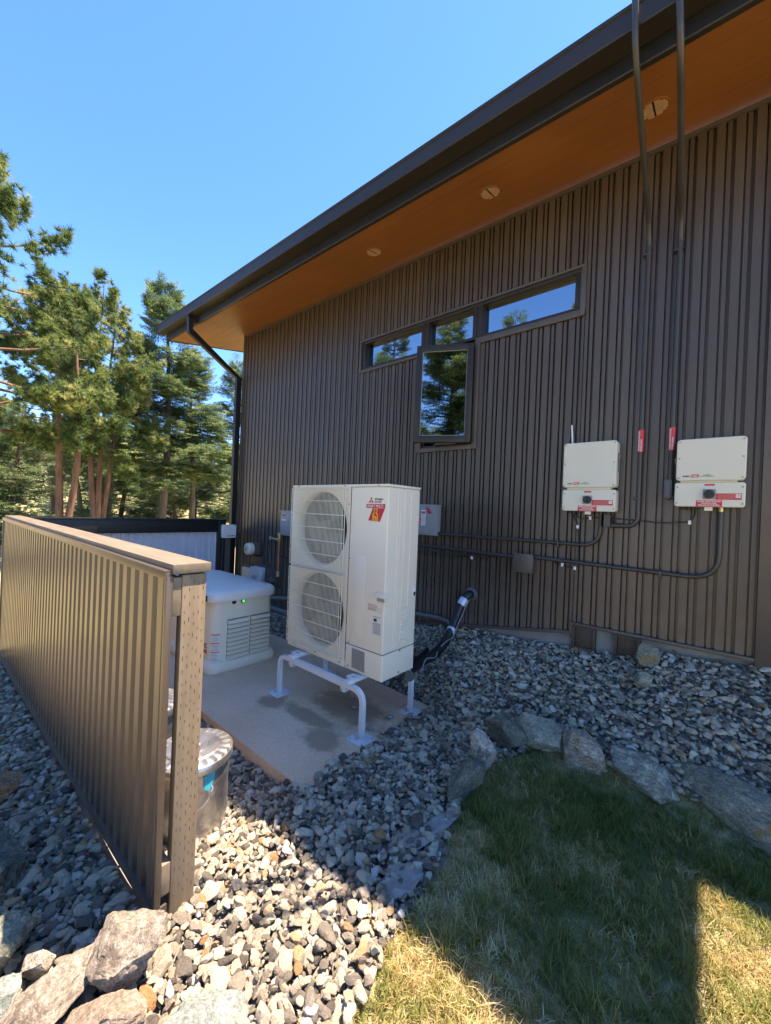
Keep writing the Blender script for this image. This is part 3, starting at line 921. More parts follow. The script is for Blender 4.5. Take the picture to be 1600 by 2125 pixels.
c3b = conduit('thin conduit just below the one behind the heat pump', [(-3.1, 3.41, 1.150), (-2.2, 3.41, 1.140), (-1.62, 3.415, 1.140)], r=.008)
YC, YG = 3.395, 2.400
c4 = conduit('left roof conduit angling out past the gutter and curving into the left inverter box', [(-.615, YC, 1.493), (-.449, YC, 1.493), (-.450, YC, 3.66), (-.422, YG, 4.07), (-.452, YG, 5.2)], r=.0165, fillet=.16,
        couplings=(((-.450, YC, 3.52), (-.450, YC, 3.60)), ((-.62, YC, 1.493), (-.575, YC, 1.493))), clamps=((-.450, 0, 3.50, 'v', 'conduit'), (-.450, 0, 1.70, 'v', 'conduit')))
c5 = conduit('right roof conduit angling out past the gutter and ending in an elbow fitting', [(-.264, YC, 1.83), (-.264, YC, 3.63), (-.222, YG, 3.98), (-.290, YG, 5.2)], r=.0165, fillet=.16,
        couplings=(((-.264, YC, 3.50), (-.264, YC, 3.585)), ((-.266, YC, 1.825), (-.266, YC, 1.86))), clamps=((-.264, 0, 3.46, 'v', 'conduit'),))
m = MB(); m.rbox((-.297, 3.345, 1.695), (-.248, 3.425, 1.835), 1, .022, .006); fb = m.build('elbow_fitting', 'greyd', c5)
m = MB(); m.rbox((-.288, 3.338, 1.712), (-.257, 3.350, 1.818), 1, .014, .003); m.build('cover', 'greyd', fb)
m = MB(); m.cyl((-.25, 3.38, 1.712), (-.225, 3.38, 1.712), .012, seg=10); m.build('nipple', 'greyd', c5)
for cc, cx_ in ((c4, -.4495), (c5, -.2645)):
    m = MB(); seg = 12
    ring = lambda z: [(cx_ + .0202 * math.cos(PI + PI * k / seg * 1.15 - .2), YC + .0202 * math.sin(PI + PI * k / seg * 1.15 - .2), z) for k in range(seg + 1)]
    m.loft([ring(2.040), ring(2.203)], False, False, True, closed=False); m.build('warning_label', 'red', cc)
    m = MB()
    mm = text('label_lettering', 'WARNING: PHOTOVOLTAIC', .0135, (cx_ - .004, YC - .0208, 2.045), 'paper', cc, rot=PI / 2, sx=.85, bold=.0003)
    text('label_lettering', 'POWER SOURCE', .0135, (cx_ + .0105, YC - .0200, 2.045), 'paper', cc, rot=PI / 2, sx=.85, bold=.0003)
jb = thing('junction_box', 'small narrow junction box under the left inverter', 'junction box', (-.643, 3.38, 1.48))
m = MB(); m.rbox((-.664, 3.352, 1.478), (-.620, 3.42, 1.575), 1, .006, .003); m.build('box', 'conduit', jb)
m = MB(); m.cyl((-.642, 3.385, 1.570), (-.642, 3.385, 1.598), .014, seg=12); m.build('hub', 'conduit', jb)
sq = thing('junction_box', 'square brown painted junction box on the wall where two conduits meet', 'junction box', (-1.27, 3.40, 1.05))
m = MB(); m.box((-1.352, 3.365, 1.053), (-1.190, 3.44, 1.205), .003); m.build('box', 'trim', sq)
m = MB(); m.box((-1.358, 3.352, 1.047), (-1.184, 3.366, 1.211), .003); m.build('cover', 'trim', sq)
for x in (-1.346, -1.196):
    for z in (1.06, 1.199):
        m = MB(); screw(m, x, 3.352, z, .0045); m.build('screw', 'trim', sq)

def cable(label, pts, r=.0045, clips=()):
    t = thing('cable', label, 'cable', pts[0])
    m = MB(); m.tube(pts, r, 6, .03, nf=3); m.build('wire', 'ink', t)
    for c in clips:
        m = MB(); m.box((c[0] - .009, 3.408, c[2] - .016), (c[0] + .009, 3.424, c[2] + .012), .002); m.build('clip', 'paper', t)
    return t
YW = 3.422
cable('black cable sagging between the two inverters held by white clips', [(-.880, 3.38, 1.60), (-.870, YW, 1.545), (-.82, YW, 1.530), (-.77, YW, 1.548), (-.60, YW, 1.545), (-.465, YW, 1.540), (-.318, YW, 1.527), (-.155, YW, 1.540), (-.122, YW, 1.580), (-.121, 3.39, 1.64)],
      clips=((-.770, 0, 1.545), (-.463, 0, 1.537), (-.147, 0, 1.541)))
cable('black cable hanging down below the left inverter past both conduits', [(-.905, 3.38, 1.60), (-.893, YW, 1.545), (-.858, YW, 1.47), (-.850, YW, 1.34), (-.846, YW, 1.16), (-.868, YW, 1.126), (-.975, YW, 1.143), (-1.04, YW, 1.162)], clips=((-.860, 0, 1.470), (-.868, 0, 1.135), (-.965, 0, 1.150)))
cable('thin black cable under the conduit left of the square junction box', [(-2.45, YW, 1.100), (-2.1, YW, 1.092), (-1.79, YW, 1.122), (-1.55, YW, 1.150), (-1.40, YW, 1.165)], clips=((-1.79, 0, 1.118),))

def elbox(name, label, x0, x1, z0, z1, y0, cat):
    t = thing(name, label, cat, ((x0 + x1) / 2, 3.43, z0))
    m = MB(); m.box((x0, y0 + .01, z0), (x1, 3.43, z1), .004); m.build('box', 'grey', t)
    m = MB(); m.box((x0 - .004, y0, z0 + .02), (x1 - .012, y0 + .012, z1 - .012), .003); m.build('door', 'grey', t)
    m = MB(); m.box((x0 - .006, y0 - .004, z1 - .014), (x1 + .006, 3.44, z1 + .004), .003); m.build('hood', 'grey', t)
    return t
dc = elbox('disconnect_switch', 'grey disconnect box with a red handle right of the heat pump', -2.50, -2.168, 1.300, 1.612, 3.335, 'disconnect box')
quadY(-2.452, -2.352, 1.435, 1.505, 3.3345).build('warning_label', 'red', dc)
print_rows(-2.445, -2.36, 1.44, 1.50, 3.3335, 4, 5).build('label_print', 'paper', dc)
quadY(-2.345, -2.292, 1.400, 1.560, 3.3345).build('paper_label', 'paper', dc)
print_rows(-2.34, -2.297, 1.405, 1.54, 3.3335, 11, 6).build('label_print', 'inkg_shade', dc)
quadY(-2.341, -2.297, 1.525, 1.545, 3.333).build('red_strip', 'red', dc)
m = MB(); m.tube([(-2.268, 3.325, 1.58), (-2.225, 3.325, 1.53)], .013, 8); m.box((-2.262, 3.32, 1.53), (-2.22, 3.336, 1.545), .003); m.build('handle', 'red', dc)
lb = elbox('load_centre_box', 'grey electrical box left of the heat pump behind its edge', -4.83, -4.40, 1.120, 1.475, 3.335, 'electrical box')
quadY(-4.80, -4.70, 1.40, 1.42, 3.3345).build('red_strip', 'red', lb)
quadY(-4.80, -4.70, 1.335, 1.352, 3.3345).build('paper_label', 'paper', lb)

# round horn, meter boxes and pipes left of the heat pump
bl = thing('alarm_horn', 'round cream horn with a small grille high on the wall above the generator', 'alarm horn', (-5.58, 3.42, .73))
m = MB(); m.lathe((-5.625, 0, .845), [(0, 3.275), (.060, 3.276), (.083, 3.284), (.094, 3.300), (.097, 3.33), (.097, 3.365), (0, 3.365)], 28, axis=1); hb = m.build('housing', 'cream', bl)
m = MB(); m.box((-5.70, 3.365, .765), (-5.40, 3.43, .955), .006); m.build('mounting_block', 'trim', bl)
m = MB()
for k in range(-2, 3): m.box((-5.665 + abs(k) * .006, 3.2725, .845 + k * .013 - .003), (-5.605 - abs(k) * .006, 3.277, .845 + k * .013 + .003))
m.build('grille', 'ink', hb)
m = MB(); m.box((-5.63, 3.395, .63), (-5.33, 3.44, .74), .004); m.build('lower_block', 'trim', bl)
for name, label, x0, x1, z0, z1, y0, mat, cat in (
        ('outlet_plate', 'small tan outlet box left of the grey covered outlet', -5.90, -5.66, .36, .53, 3.37, 'cream2', 'outlet'),
        ('outlet_cover', 'grey weatherproof outlet cover with slanted vents above the generator', -5.56, -5.26, .33, .585, 3.31, 'back_steel', 'outlet'),
        ('utility_box', 'tan utility box with a dark round plug right of the covered outlet', -5.215, -4.93, .36, .54, 3.37, 'trim', 'utility box')):
    t = thing(name, label, cat, ((x0 + x1) / 2, 3.43, z0))
    m = MB(); m.rbox((x0, y0, z0), (x1, 3.405, z1), 1, .03 if name == 'outlet_cover' else .008, .008); bx = m.build('cover', mat, t)
    m = MB(); m.box((x0 - .03, 3.404, z0 - .04), (x1 + .04, 3.438, z1 + .05), .005); m.build('mounting_block', 'trim', t)
    if name == 'outlet_cover':
        m = MB()
        for k in range(4): m.prism([(x0 + .06 + k * .035, z0 + .05), (x0 + .075 + k * .035, z0 + .05), (x0 + .115 + k * .035, z0 + .13), (x0 + .10 + k * .035, z0 + .13)], y0 - .003, y0 + .002)
        m.build('vent_slot', 'grey', bx)
    if name == 'utility_box':
        m = MB(); m.cyl((x0 + .20, y0 + .01, z0 + .07), (x0 + .20, y0 - .07, z0 + .06), .055, .045, 14); m.build('plug', 'greyd', t)
gp_ = thing('gas_pipe', 'copper pipe with a brass valve left of the heat pump', 'pipe', (-4.95, 3.38, .5))
m = MB(); m.tube([(-4.90, 3.38, .50), (-4.90, 3.38, 1.10)], .018, 10); m.build('pipe', 'copper', gp_)
m = MB(); m.cyl((-4.90, 3.38, 1.02), (-4.90, 3.38, 1.12), .026, seg=12); m.cyl((-4.97, 3.36, 1.05), (-4.84, 3.36, 1.05), .020, seg=10); m.cyl((-4.90, 3.38, 1.12), (-4.90, 3.38, 1.145), .034, seg=12); m.build('valve', 'brass', gp_)
m = MB(); m.tube([(-4.97, 3.36, 1.05), (-5.05, 3.34, 1.06)], .010, 8); m.box((-5.07, 3.32, 1.035), (-5.05, 3.36, 1.085), .004); m.build('valve_handle', 'steel', gp_)
m = MB(); m.cyl((-4.90, 3.38, .50), (-4.90, 3.38, .58), .024, seg=12); m.build('union', 'steel', gp_)
m = MB(); m.tube([(-4.90, 3.40, .80), (-4.5, 3.40, .79)], .010, 8); m.build('branch_pipe', 'foam', gp_)
conduit('upper grey pvc pipe curving out of the gravel between generator and heat pump', [(-5.0, 3.25, -.05), (-4.95, 3.05, .28), (-4.55, 3.0, .30), (-4.0, 3.05, .38), (-3.6, 3.2, .30)], .030, .18, mat='pvc')
conduit('lower grey pvc pipe lying just above the gravel between generator and heat pump', [(-4.95, 2.85, -.10), (-4.75, 2.85, .20), (-4.3, 2.85, .25), (-3.9, 2.95, .20), (-3.6, 3.0, .05)], .036, .18, mat='pvc')
conduit('grey pvc pipe along the wall base behind the heat pump', [(-3.2, 3.385, .42), (-2.12, 3.385, .475), (-1.97, 3.385, .455), (-1.96, 3.385, .30)], .022, .08, mat='pvc')

ls = thing('refrigerant_line', 'thick black insulated refrigerant line with silver bands coming out of the wall', 'pipe', (-1.80, 3.43, .74))
lp = [(-1.785, 3.46, .765), (-1.800, 3.40, .765), (-1.835, 3.34, .69), (-1.850, 3.27, .56), (-1.855, 3.18, .43), (-1.850, 3.05, .335), (-1.86, 2.88, .28), (-1.90, 2.70, .25), (-1.84, 2.52, .24), (-1.75, 2.42, .28)]
m = MB(); m.tube(lp, .040, 14, .08, nf=4); ll = m.build('insulation', 'foam', ls)
m = MB(); m.cyl((-1.822, 3.365, .722), (-1.840, 3.325, .665), .0425, seg=16); m.build('silver_band', 'tape', ls)
m = MB(); m.cyl((-1.8535, 3.205, .465), (-1.8555, 3.165, .415), .0425, seg=16); m.build('silver_band', 'tape', ls)
m = MB(); m.tube([(-1.775, 3.42, .75), (-1.785, 3.33, .66), (-1.805, 3.22, .50), (-1.805, 3.15, .40), (-1.82, 3.05, .385), (-1.84, 2.96, .33), (-1.80, 2.86, .29), (-1.83, 2.76, .31), (-1.78, 2.60, .24)], .0045, 6, .04); m.build('control_wire', 'grey', ls)
m = MB(); m.lathe((-1.785, 0, .765), [(.040, 3.405), (.066, 3.412), (.070, 3.432), (.05, 3.44)], 18, axis=1); m.build('wall_collar', 'greyd', ls)
m = MB(); m.tube([(-1.95, 2.95, .30), (-1.93, 2.80, .27), (-1.90, 2.62, .33), (-1.80, 2.46, .42)], .020, 8, .06); m.build('branch_line', 'foam', ls)

# ------------------------------------------------------------------ heat pump
HX0, HY0, HZ0 = -2.733, 2.007, .376
hp = thing('heat_pump', 'tall cream heat pump with two wire fan grilles standing on a white frame', 'heat pump', (HX0 + .525, HY0 + .18, HZ0))
def L(x, y, z): return (HX0 + x, HY0 + y, HZ0 + z)
W_, H_, D_, FW = 1.05, 1.338, .36, .692
def hole_panel(m, cx, cz, r, x0, x1, z0, z1, y, seg=64):
    outer = []; inner = []
    angs = sorted(set([2 * PI * k / seg for k in range(seg)] + [math.atan2(zz - cz, xx - cx) % (2 * PI) for xx in (x0, x1) for zz in (z0, z1)]))
    for a in angs:
        c, s = math.cos(a), math.sin(a)
        t_ = min((x1 - cx) / c if c > 1e-9 else 9, (x0 - cx) / c if c < -1e-9 else 9, (z1 - cz) / s if s > 1e-9 else 9, (z0 - cz) / s if s < -1e-9 else 9)
        outer.append(L(cx + c * t_, y, cz + s * t_)); inner.append((c, s))
    ring = lambda rr, yy: [L(cx + c * rr, yy, cz + s * rr) for c, s in inner]
    m.loft([outer, ring(r + .012, y), ring(r + .004, y + .004), ring(r - .004, y + .014), ring(r - .010, y + .035), ring(r - .011, y + .060)], False, False, True)
fp = MB()
hole_panel(fp, .362, 1.000, .292, .012, FW, .672, 1.322, 0)
hole_panel(fp, .362, .362, .292, .012, FW, .050, .672, 0)
fpo = fp.build('fan_panel', 'cream', hp)
m = MB()
m.box(L(0, .001, .0), L(.012, D_, H_ - .016), .002); m.box(L(.012, .002, 0), L(FW, D_, .050), .002); m.box(L(.012, D_ - .012, .05), L(FW, D_, H_ - .02))
m.build('cabinet', 'cream', hp)
m = MB(); m.box(L(-.004, -.005, H_ - .017), L(W_ + .004, D_ + .004, H_), .003); m.build('top_panel', 'cream', hp)
m = MB(); m.box(L(.02, .125, .06), L(FW - .01, .30, 1.30)); m.build('coil', 'coil', hp)
m = MB(); m.box(L(FW + .002, .0, .183), L(W_, D_, H_ - .019), .008, seg=3); sp_ = m.build('service_panel', 'cream', hp)
m = MB(); m.box(L(FW + .004, .006, .02), L(W_ - .006, D_ - .004, H_ - .03)); m.build('inner_frame', 'greyd', hp)
m = MB(); m.box(L(FW + .002, .0, .0), L(W_ + .001, D_, .178), .008, seg=3); m.build('lower_panel', 'cream', hp)
m = MB(); m.box(L(.742, -.0015, .235), L(.862, .004, .828), .001); m.build('access_plate', 'cream', sp_)
# side face reliefs and vents
m = MB()
for y0, y1 in ((.108, .116), (.134, .142), (.186, .192), (.256, .262)):
    z0_ = .215 if y1 < .15 else .478
    m.box(L(W_ - .002, y0, z0_), L(W_ + .004, y1, 1.295), .002)
m.box(L(W_ - .002, .186, .470), L(W_ + .004, .262, .478), .002)
m.build('side_rib', 'cream', sp_)
for k in range(9):
    z = .230 + k * .0235
    m = MB(); m.prism([(HX0 + W_ - .001, HZ0 + z + .014), (HX0 + W_ + .009, HZ0 + z + .003), (HX0 + W_ + .009, HZ0 + z), (HX0 + W_ - .001, HZ0 + z)], HY0 + .193, HY0 + .255)
    m.build('side_louver', 'cream', sp_)
m = MB(); m.box(L(W_ - .002, .315, .530), L(W_ + .006, .345, .600), .003); m.build('side_clip', 'white', hp)
m = MB(); m.box(L(W_ - .001, .318, .545), L(W_ + .008, .342, .572), .003); m.build('clip_core', 'ink', hp)
m = MB(); m.box(L(-.012, .16, .660), L(.002, .20, .715), .003); m.build('side_clip', 'ink', hp)
m = MB(); m.prism([(HX0 + .985, HZ0 + .531), (HX0 + 1.048, HZ0 + .531), (HX0 + 1.048, HZ0 + .597), (HX0 + .985, HZ0 + .597)], HY0 - .004, HY0 + .002); hd = m.build('handle_shade_plate', 'greystick_shade', sp_)  # flat plate, its grey stands for the shade inside the handle hollow
m = MB(); m.box(L(.984, -.018, .566), L(W_ + .012, .03, .600), .006); m.build('handle_lip', 'cream', hd)
m = MB(); m.box(L(.984, -.008, .526), L(W_ + .008, .03, .540), .004); m.build('handle_lip', 'cream', hd)
for x, z, yo in ((.083, 1.330, .005), (.630, 1.329, .005), (.964, 1.329, .005), (.676, 1.194, 0), (.702, .801, 0), (.726, .197, 0), (.090, .034, 0), (.360, .028, 0), (.637, .025, 0), (.728, .027, 0)):
    m = MB(); screw(m, L(x, 0, 0)[0], HY0 - yo, HZ0 + z, .0053); m.build('screw', 'greyd', hp)
for y, z in ((.186, .173), (.180, .023)):
    m = MB(); m.cyl(L(W_ + .000, y, z), L(W_ + .005, y, z), .0055, seg=10); m.build('screw', 'greyd', hp)
# fans
for cz in (1.005, .365):
    f = MB(); f.cyl(L(.362, .030, cz), L(.362, .12, cz), .055, .06, 24)
    fan = f.build('fan', 'fan', hp)
    for k in range(3):
        a0 = k * 2 * PI / 3 + cz
        b = MB(); rings = []
        for q in range(7):
            rr = .05 + .205 * q / 6; sw_ = .5 + .35 * q / 6; la = a0 + .25 * q / 6
            rings.append([L(.362 + rr * math.cos(la - sw_), .040, cz + rr * math.sin(la - sw_)), L(.362 + rr * math.cos(la), .075, cz + rr * math.sin(la)), L(.362 + rr * math.cos(la + sw_), .110, cz + rr * math.sin(la + sw_))])
        b.loft(rings, False, False, True, closed=False); b.build('blade', 'fan', fan)
# grilles
for (z0_, z1_) in ((.695, 1.308), (.055, .668)):
    g = MB(); x0_, x1_ = .030, .668
    g.tube([L(x0_, -.001, z0_), L(x0_, -.034, z0_), L(x0_, -.034, z1_), L(x0_, -.001, z1_)], .0026, 5)
    g.tube([L(x1_, -.001, z0_), L(x1_, -.034, z0_), L(x1_, -.034, z1_), L(x1_, -.001, z1_)], .0030, 5)
    g.tube([L(x1_ - .022, -.001, z0_), L(x1_ - .022, -.034, z0_), L(x1_ - .022, -.034, z1_), L(x1_ - .022, -.001, z1_)], .0026, 5)
    for z in (z0_, z1_):
        g.tube([L(x0_, -.034, z), L(x1_, -.034, z)], .0028, 5); g.tube([L(x0_, -.004, z), L(x1_, -.004, z)], .0022, 5)
    gro = g.build('fan_grille', 'wire', hp)
    n_ = 44
    vw = MB()
    for k in range(1, n_):
        x = x0_ + (x1_ - .022 - x0_) * k / n_
        vw.tube([L(x, -.003, z0_), L(x, -.032, z0_ + .002), L(x, -.032, z1_ - .002), L(x, -.003, z1_)], .0021, 4)
    vw.build('vertical_wire', 'wire', gro)
    for k in range(1, 6):
        z = z1_ - (z1_ - z0_) * (k / 6.0) + .006
        hwm = MB(); hwm.tube([L(x0_, -.036, z), L(x1_, -.037, z)], .0036, 5); hwm.build('horizontal_wire', 'wire', gro)
# badge
yb_ = HY0 - .0006
bd = MB()
def bpoly(pts, d=.0008, y=None):
    m = MB(); m.prism([(HX0 + a, HZ0 + b) for a, b in pts], (yb_ if y is None else y) - d, (yb_ if y is None else y)); return m
badge = bpoly([(.846, 1.204), (1.028, 1.204), (1.026, 1.170), (.985, 1.076), (.868, 1.080), (.906, 1.167), (.846, 1.167)]).build('badge', 'paper', hp)
bpoly([(.850, 1.200), (1.024, 1.202), (1.023, 1.172), (.850, 1.171)], .0014).build('badge_band', 'red', badge)
bpoly([(.910, 1.1705), (1.0225, 1.1705), (.981, 1.080), (.873, 1.084)], .0014).build('badge_body', 'red', badge)
text('badge_lettering', 'SMART MULTI', .030, (HX0 + .856, yb_ - .0018, HZ0 + 1.1755), 'paper', badge, shear=.15, sx=.80)
text('badge_lettering', '12', .052, (HX0 + .915, yb_ - .0018, HZ0 + 1.133), 'yellow', badge, sx=.85, bold=.0012)
text('badge_lettering', 'hi', .074, (HX0 + .911, yb_ - .0018, HZ0 + 1.083), 'yellow', badge, sx=1.0, bold=.0025)
lg = MB()
def rh(cx, cz, ang):
    c, s = math.cos(ang), math.sin(ang); l, w = .0265, .0085
    return [(cx, cz), (cx + c * l / 2 - s * w, cz + s * l / 2 + c * w), (cx + c * l, cz + s * l), (cx + c * l / 2 + s * w, cz + s * l / 2 - c * w)]
for a in (90, 210, 330):
    p = rh(.893, 1.223, R(a)); lg.prism([(HX0 + q[0], HZ0 + q[1]) for q in p], yb_ - .0008, yb_)
logo = lg.build('maker_emblem', 'red', hp)
text('maker_lettering', 'MITSUBISHI', .0172, (HX0 + .926, yb_, HZ0 + 1.2275), 'ink', hp, sx=.86, bold=.0003)
text('maker_lettering', 'ELECTRIC', .0172, (HX0 + .926, yb_, HZ0 + 1.2100), 'ink', hp, sx=.86, bold=.0003)
st_ = bpoly([(.950, .302), (1.036, .302), (1.036, .438), (.950, .438)]).build('rating_sticker', 'paper', hp)
print_rows(HX0 + .957, HX0 + 1.028, HZ0 + .312, HZ0 + .392, yb_ - .0012, 10, 11).build('sticker_print', 'inkg_shade', st_)
bpoly([(.962, .398), (.990, .398), (.990, .418), (.962, .418)], .0014).build('sticker_mark', 'ink', st_)
print_rows(HX0 + .957, HX0 + 1.028, HZ0 + .424, HZ0 + .434, yb_ - .0012, 1, 12).build('sticker_print', 'inkg_shade', st_)
w1 = print_rows(HX0 + .903, HX0 + .990, HZ0 + .488, HZ0 + .512, yb_, 3, 13).build('warning_print', 'pink', hp)
w2 = print_rows(HX0 + .903, HX0 + .985, HZ0 + .466, HZ0 + .486, yb_, 3, 14).build('warning_print', 'inkg_shade', hp)
m = MB(); m.lathe((HX0 + 1.012, 0, HZ0 + .478), [(.015, yb_), (.015, yb_ - .001), (.013, yb_ - .001), (.013, yb_)], 16, axis=1); m.build('warning_mark', 'pink', hp)
g1 = bpoly([(.767, .024), (.895, .020), (.890, .164), (.763, .166)]).build('caution_sticker', 'greystick_shade', hp)
print_rows(HX0 + .770, HX0 + .887, HZ0 + .028, HZ0 + .162, yb_ - .0012, 13, 15, .55, 4).build('sticker_print', 'inkg_shade', g1)
m = MB()
for x in (.93, .985): m.lathe((HX0 + x, 0, HZ0 + .122), [(.022, HY0 + .001), (.022, HY0 - .0015), (.018, HY0 - .002), (0, HY0 - .002)], 18, axis=1)
m.build('knockout', 'cream', hp)

# stand under the heat pump
sd_ = thing('equipment_stand', 'white square tube stand with four foot plates under the heat pump', 'stand', (-2.23, 2.18, 0))
legs = ((-2.700, 1.922), (-1.762, 1.918), (-2.730, 2.447), (-1.748, 2.440))
RZ = .318
for y, (xa, xb) in ((1.920, (-2.700, -1.762)), (2.443, (-2.730, -1.748))):
    for xe, sx in ((xa, 1), (xb, -1)):
        m = MB(); m.tube([(xe, y, .006), (xe, y, RZ), (xe + sx * .20, y, RZ)], .02, rect=(.032, .032, (1, 0, 0)), fillet=.115, nf=8); m.build('leg', 'stand', sd_)
    m = MB(); m.tube([(xa + .17, y, RZ), (xb - .17, y, RZ)], .02, rect=(.039, .039, (0, 0, 1))); m.build('rail', 'stand', sd_)
    for xc in (xa + .17, xb - .17):
        m = MB(); m.box((xc - .022, y - .023, RZ - .022), (xc + .022, y + .023, RZ + .022), .003); m.prism([(xc - .03, RZ - .02), (xc + .022, RZ - .02), (xc + .015, RZ - .048), (xc - .01, RZ - .052), (xc - .03, RZ - .038)], y - .021, y + .021)
        br = m.build('clamp_bracket', 'stand', sd_)
        m = MB(); m.cyl((xc - .008, y - .026, RZ - .036), (xc - .008, y + .026, RZ - .036), .007, seg=8); m.build('bolt', 'steel', br)
for xr in (-2.515, -1.885):
    m = MB(); m.box((xr - .022, 1.88, RZ + .0205), (xr + .022, 2.49, RZ + .050), .003); m.build('cross_rail', 'stand', sd_)
    for yy_ in (1.955, 2.38):
        m = MB(); m.box((xr - .045, yy_ - .035, RZ + .051), (xr + .055, yy_ + .035, RZ + .0575), .002); mp_ = m.build('mount_pad', 'white', sd_)
        m = MB(); m.cyl((xr + .005, yy_ - .01, RZ + .057), (xr + .005, yy_ - .01, RZ + .0575), .010, seg=8); m.build('bolt', 'steel', mp_)
for (x, y) in legs:
    m = MB(); m.rbox((x - .074, y - .072, .0015), (x + .074, y + .072, .0085), 2, .010, .002); fpq = m.build('foot_plate', 'stand', sd_)
    m = MB(); m.cyl((x - .012, y - .030, .008), (x - .012, y - .030, .022), .009, seg=8); m.tube([(x - .012, y - .030, .02), (x - .012, y - .010, .026)], .005, 6); m.build('bolt', 'steel', fpq)
    m = MB()
    for dx in (-.055, .055):
        for dy in (-.052, .052): m.cyl((x + dx, y + dy, .0083), (x + dx, y + dy, .0090), .0055, seg=10)
    m.build('screw_hole', 'core', fpq)

# ------------------------------------------------------------------ generator
ge = thing('generator', 'low cream standby generator with louvered end and pale lid by the back fence', 'generator', (-4.01, 2.0, 0))
def flare(x0, x1, y0, y1, prof, rad, n=6):
    rings = []
    for ins, z in prof:
        a = (x0 + ins, y0 + ins); b = (x1 - ins, y1 - ins); ring = []; rr = max(rad - ins * .3, .01)
        for cx, cy, a0 in ((b[0] - rr, b[1] - rr, 0), (a[0] + rr, b[1] - rr, 90), (a[0] + rr, a[1] + rr, 180), (b[0] - rr, a[1] + rr, 270)):
            for k in range(n + 1):
                an = R(a0 + 90 * k / n); ring.append((cx + rr * math.cos(an), cy + rr * math.sin(an), z))
        rings.append(ring)
    m = MB(); m.loft(rings, True, True, True); return m
flare(-4.66, -3.372, 1.648, 2.362, [(.006, 0), (0, .008), (0, .045), (.012, .085), (.040, .102), (.055, .104)], .10).build('base', 'cream2', ge)
gb = flare(-4.62, -3.412, 1.690, 2.322, [(0, .100), (0, .40), (.006, .655)], .085).build('body', 'cream2', ge)
flare(-4.65, -3.385, 1.662, 2.350, [(.022, .640), (.004, .640), (0, .648), (0, .700), (.012, .722), (.035, .735), (.07, .738), (.09, .748), (.20, .757), (.33, .760)], .10).build('lid', 'lid', ge)
for (ya, yb2) in ((1.832, 2.040), (2.063, 2.262)):
    m = MB(); m.box((-3.413, ya - .004, .098), (-3.4105, yb2 + .004, .470)); pl_ = m.build('louver_shade_panel', 'inkg_shade', ge)  # backing coloured grey to deepen the shade between the louvers
    for k in range(9):
        z = .102 + k * .0405
        m = MB(); m.prism([(-3.4118, z + .030), (-3.4118, z + .004), (-3.392, z), (-3.386, z + .003), (-3.386, z + .010), (-3.402, z + .024)], ya, yb2); m.build('louver', 'cream2', pl_)
m = MB(); m.cyl((-3.418, 1.889, .622), (-3.408, 1.889, .622), .020, .018, 18); m.build('port', 'ink', ge)
m = MB(); m.cyl((-3.418, 1.980, .620), (-3.407, 1.980, .620), .023, .021, 18); ib = m.build('indicator', 'ink', ge)
m = MB(); m.cyl((-3.410, 1.980, .620), (-3.403, 1.980, .620), .016, .012, 18); m.build('indicator_lens', 'led', ib)
m = MB(); m.rbox((-3.56, 1.652, .645), (-3.475, 1.668, .700), 1, .008, .003); m.build('latch', 'ink', ge)
# warning sticker wrapped round the near corner
def corner_strip(y, z0, z1, a0, a1, r):
    m = MB(); cx, cy = -3.412 - .085, 1.690 + .085; n = 8
    ring = lambda z: [(cx + r * math.cos(R(a0 + (a1 - a0) * k / n)), cy + r * math.sin(R(a0 + (a1 - a0) * k / n)), z) for k in range(n + 1)]
    m.loft([ring(z0), ring(z1)], False, False, True, closed=False); return m
sk = corner_strip(0, .104, .350, 300, 352, .0862).build('warning_sticker', 'paper', ge)
for z in (.104 + .082, .104 + .164, .104 + .241): corner_strip(0, z - .004, z + .005, 300, 352, .0868).build('sticker_band', 'orange', sk)
for q, z in enumerate(np.linspace(.113, .335, 20)):
    if min(abs(z - v) for v in (.186, .268, .345)) < .009: continue
    corner_strip(0, z - .0016, z + .0016, 304 + (q * 7) % 9, 348 - (q * 5) % 13, .0867).build('sticker_print', 'inkg_shade' if q % 3 else 'pink', sk)
text('maker_lettering', 'GENERAC', .066, (-3.498, 1.689, .212), 'ink', ge, 'RIGHT', bold=.0015)
m = MB(); m.box((-3.82, 1.6885, .165), (-3.500, 1.6895, .196)); m.build('maker_stripe', 'orange', ge)

# ------------------------------------------------------------------ screen fence in front of the generator
fe = thing('screen_fence', 'bronze corrugated screen fence with wooden cap and open post end', 'fence', (-3.8, .65, 0))
FZ = lambda x: .035 - .062 * (-1.5 - x)          # bottom edge follows the falling ground
x = -1.515; k = 0
fx = [-1.515]
kk = int(math.floor((-1.515 - E0) / RIB))
while True:
    c = E0 + .021 + RIB * kk - 0
    kk -= 4
    if c < -6.05: break
    if c < fx[-1] - .05: fx.append(c)
fx.append(-6.10)
for xb, xa in zip(fx, fx[1:]):
    ribbed(xa, xb, FZ, lambda x: 1.262, yo=.576 - YF, depth=.85, groove=False).build('fence_panel', 'fence_sheet', fe)
m = MB(); m.prism([(-6.12, FZ(-6.12) - .03), (-1.50, FZ(-1.5) - .022), (-1.50, FZ(-1.5) + .014), (-6.12, FZ(-6.12) + .012)], .566, .612); m.build('bottom_trim', 'trim', fe)
m = MB(); m.box((-6.12, .562, 1.250), (-1.497, .5825, 1.278), .002); m.box((-6.12, .560, 1.2785), (-1.497, .5825, 1.283), .001); m.build('top_trim', 'fence_sheet', fe)
m = MB(); m.box((-1.517, .566, .025), (-1.500, .588, 1.262), .002); m.box((-1.500, .566, .020), (-1.496, .588, 1.262), .001); m.build('end_trim', 'fence_sheet', fe)
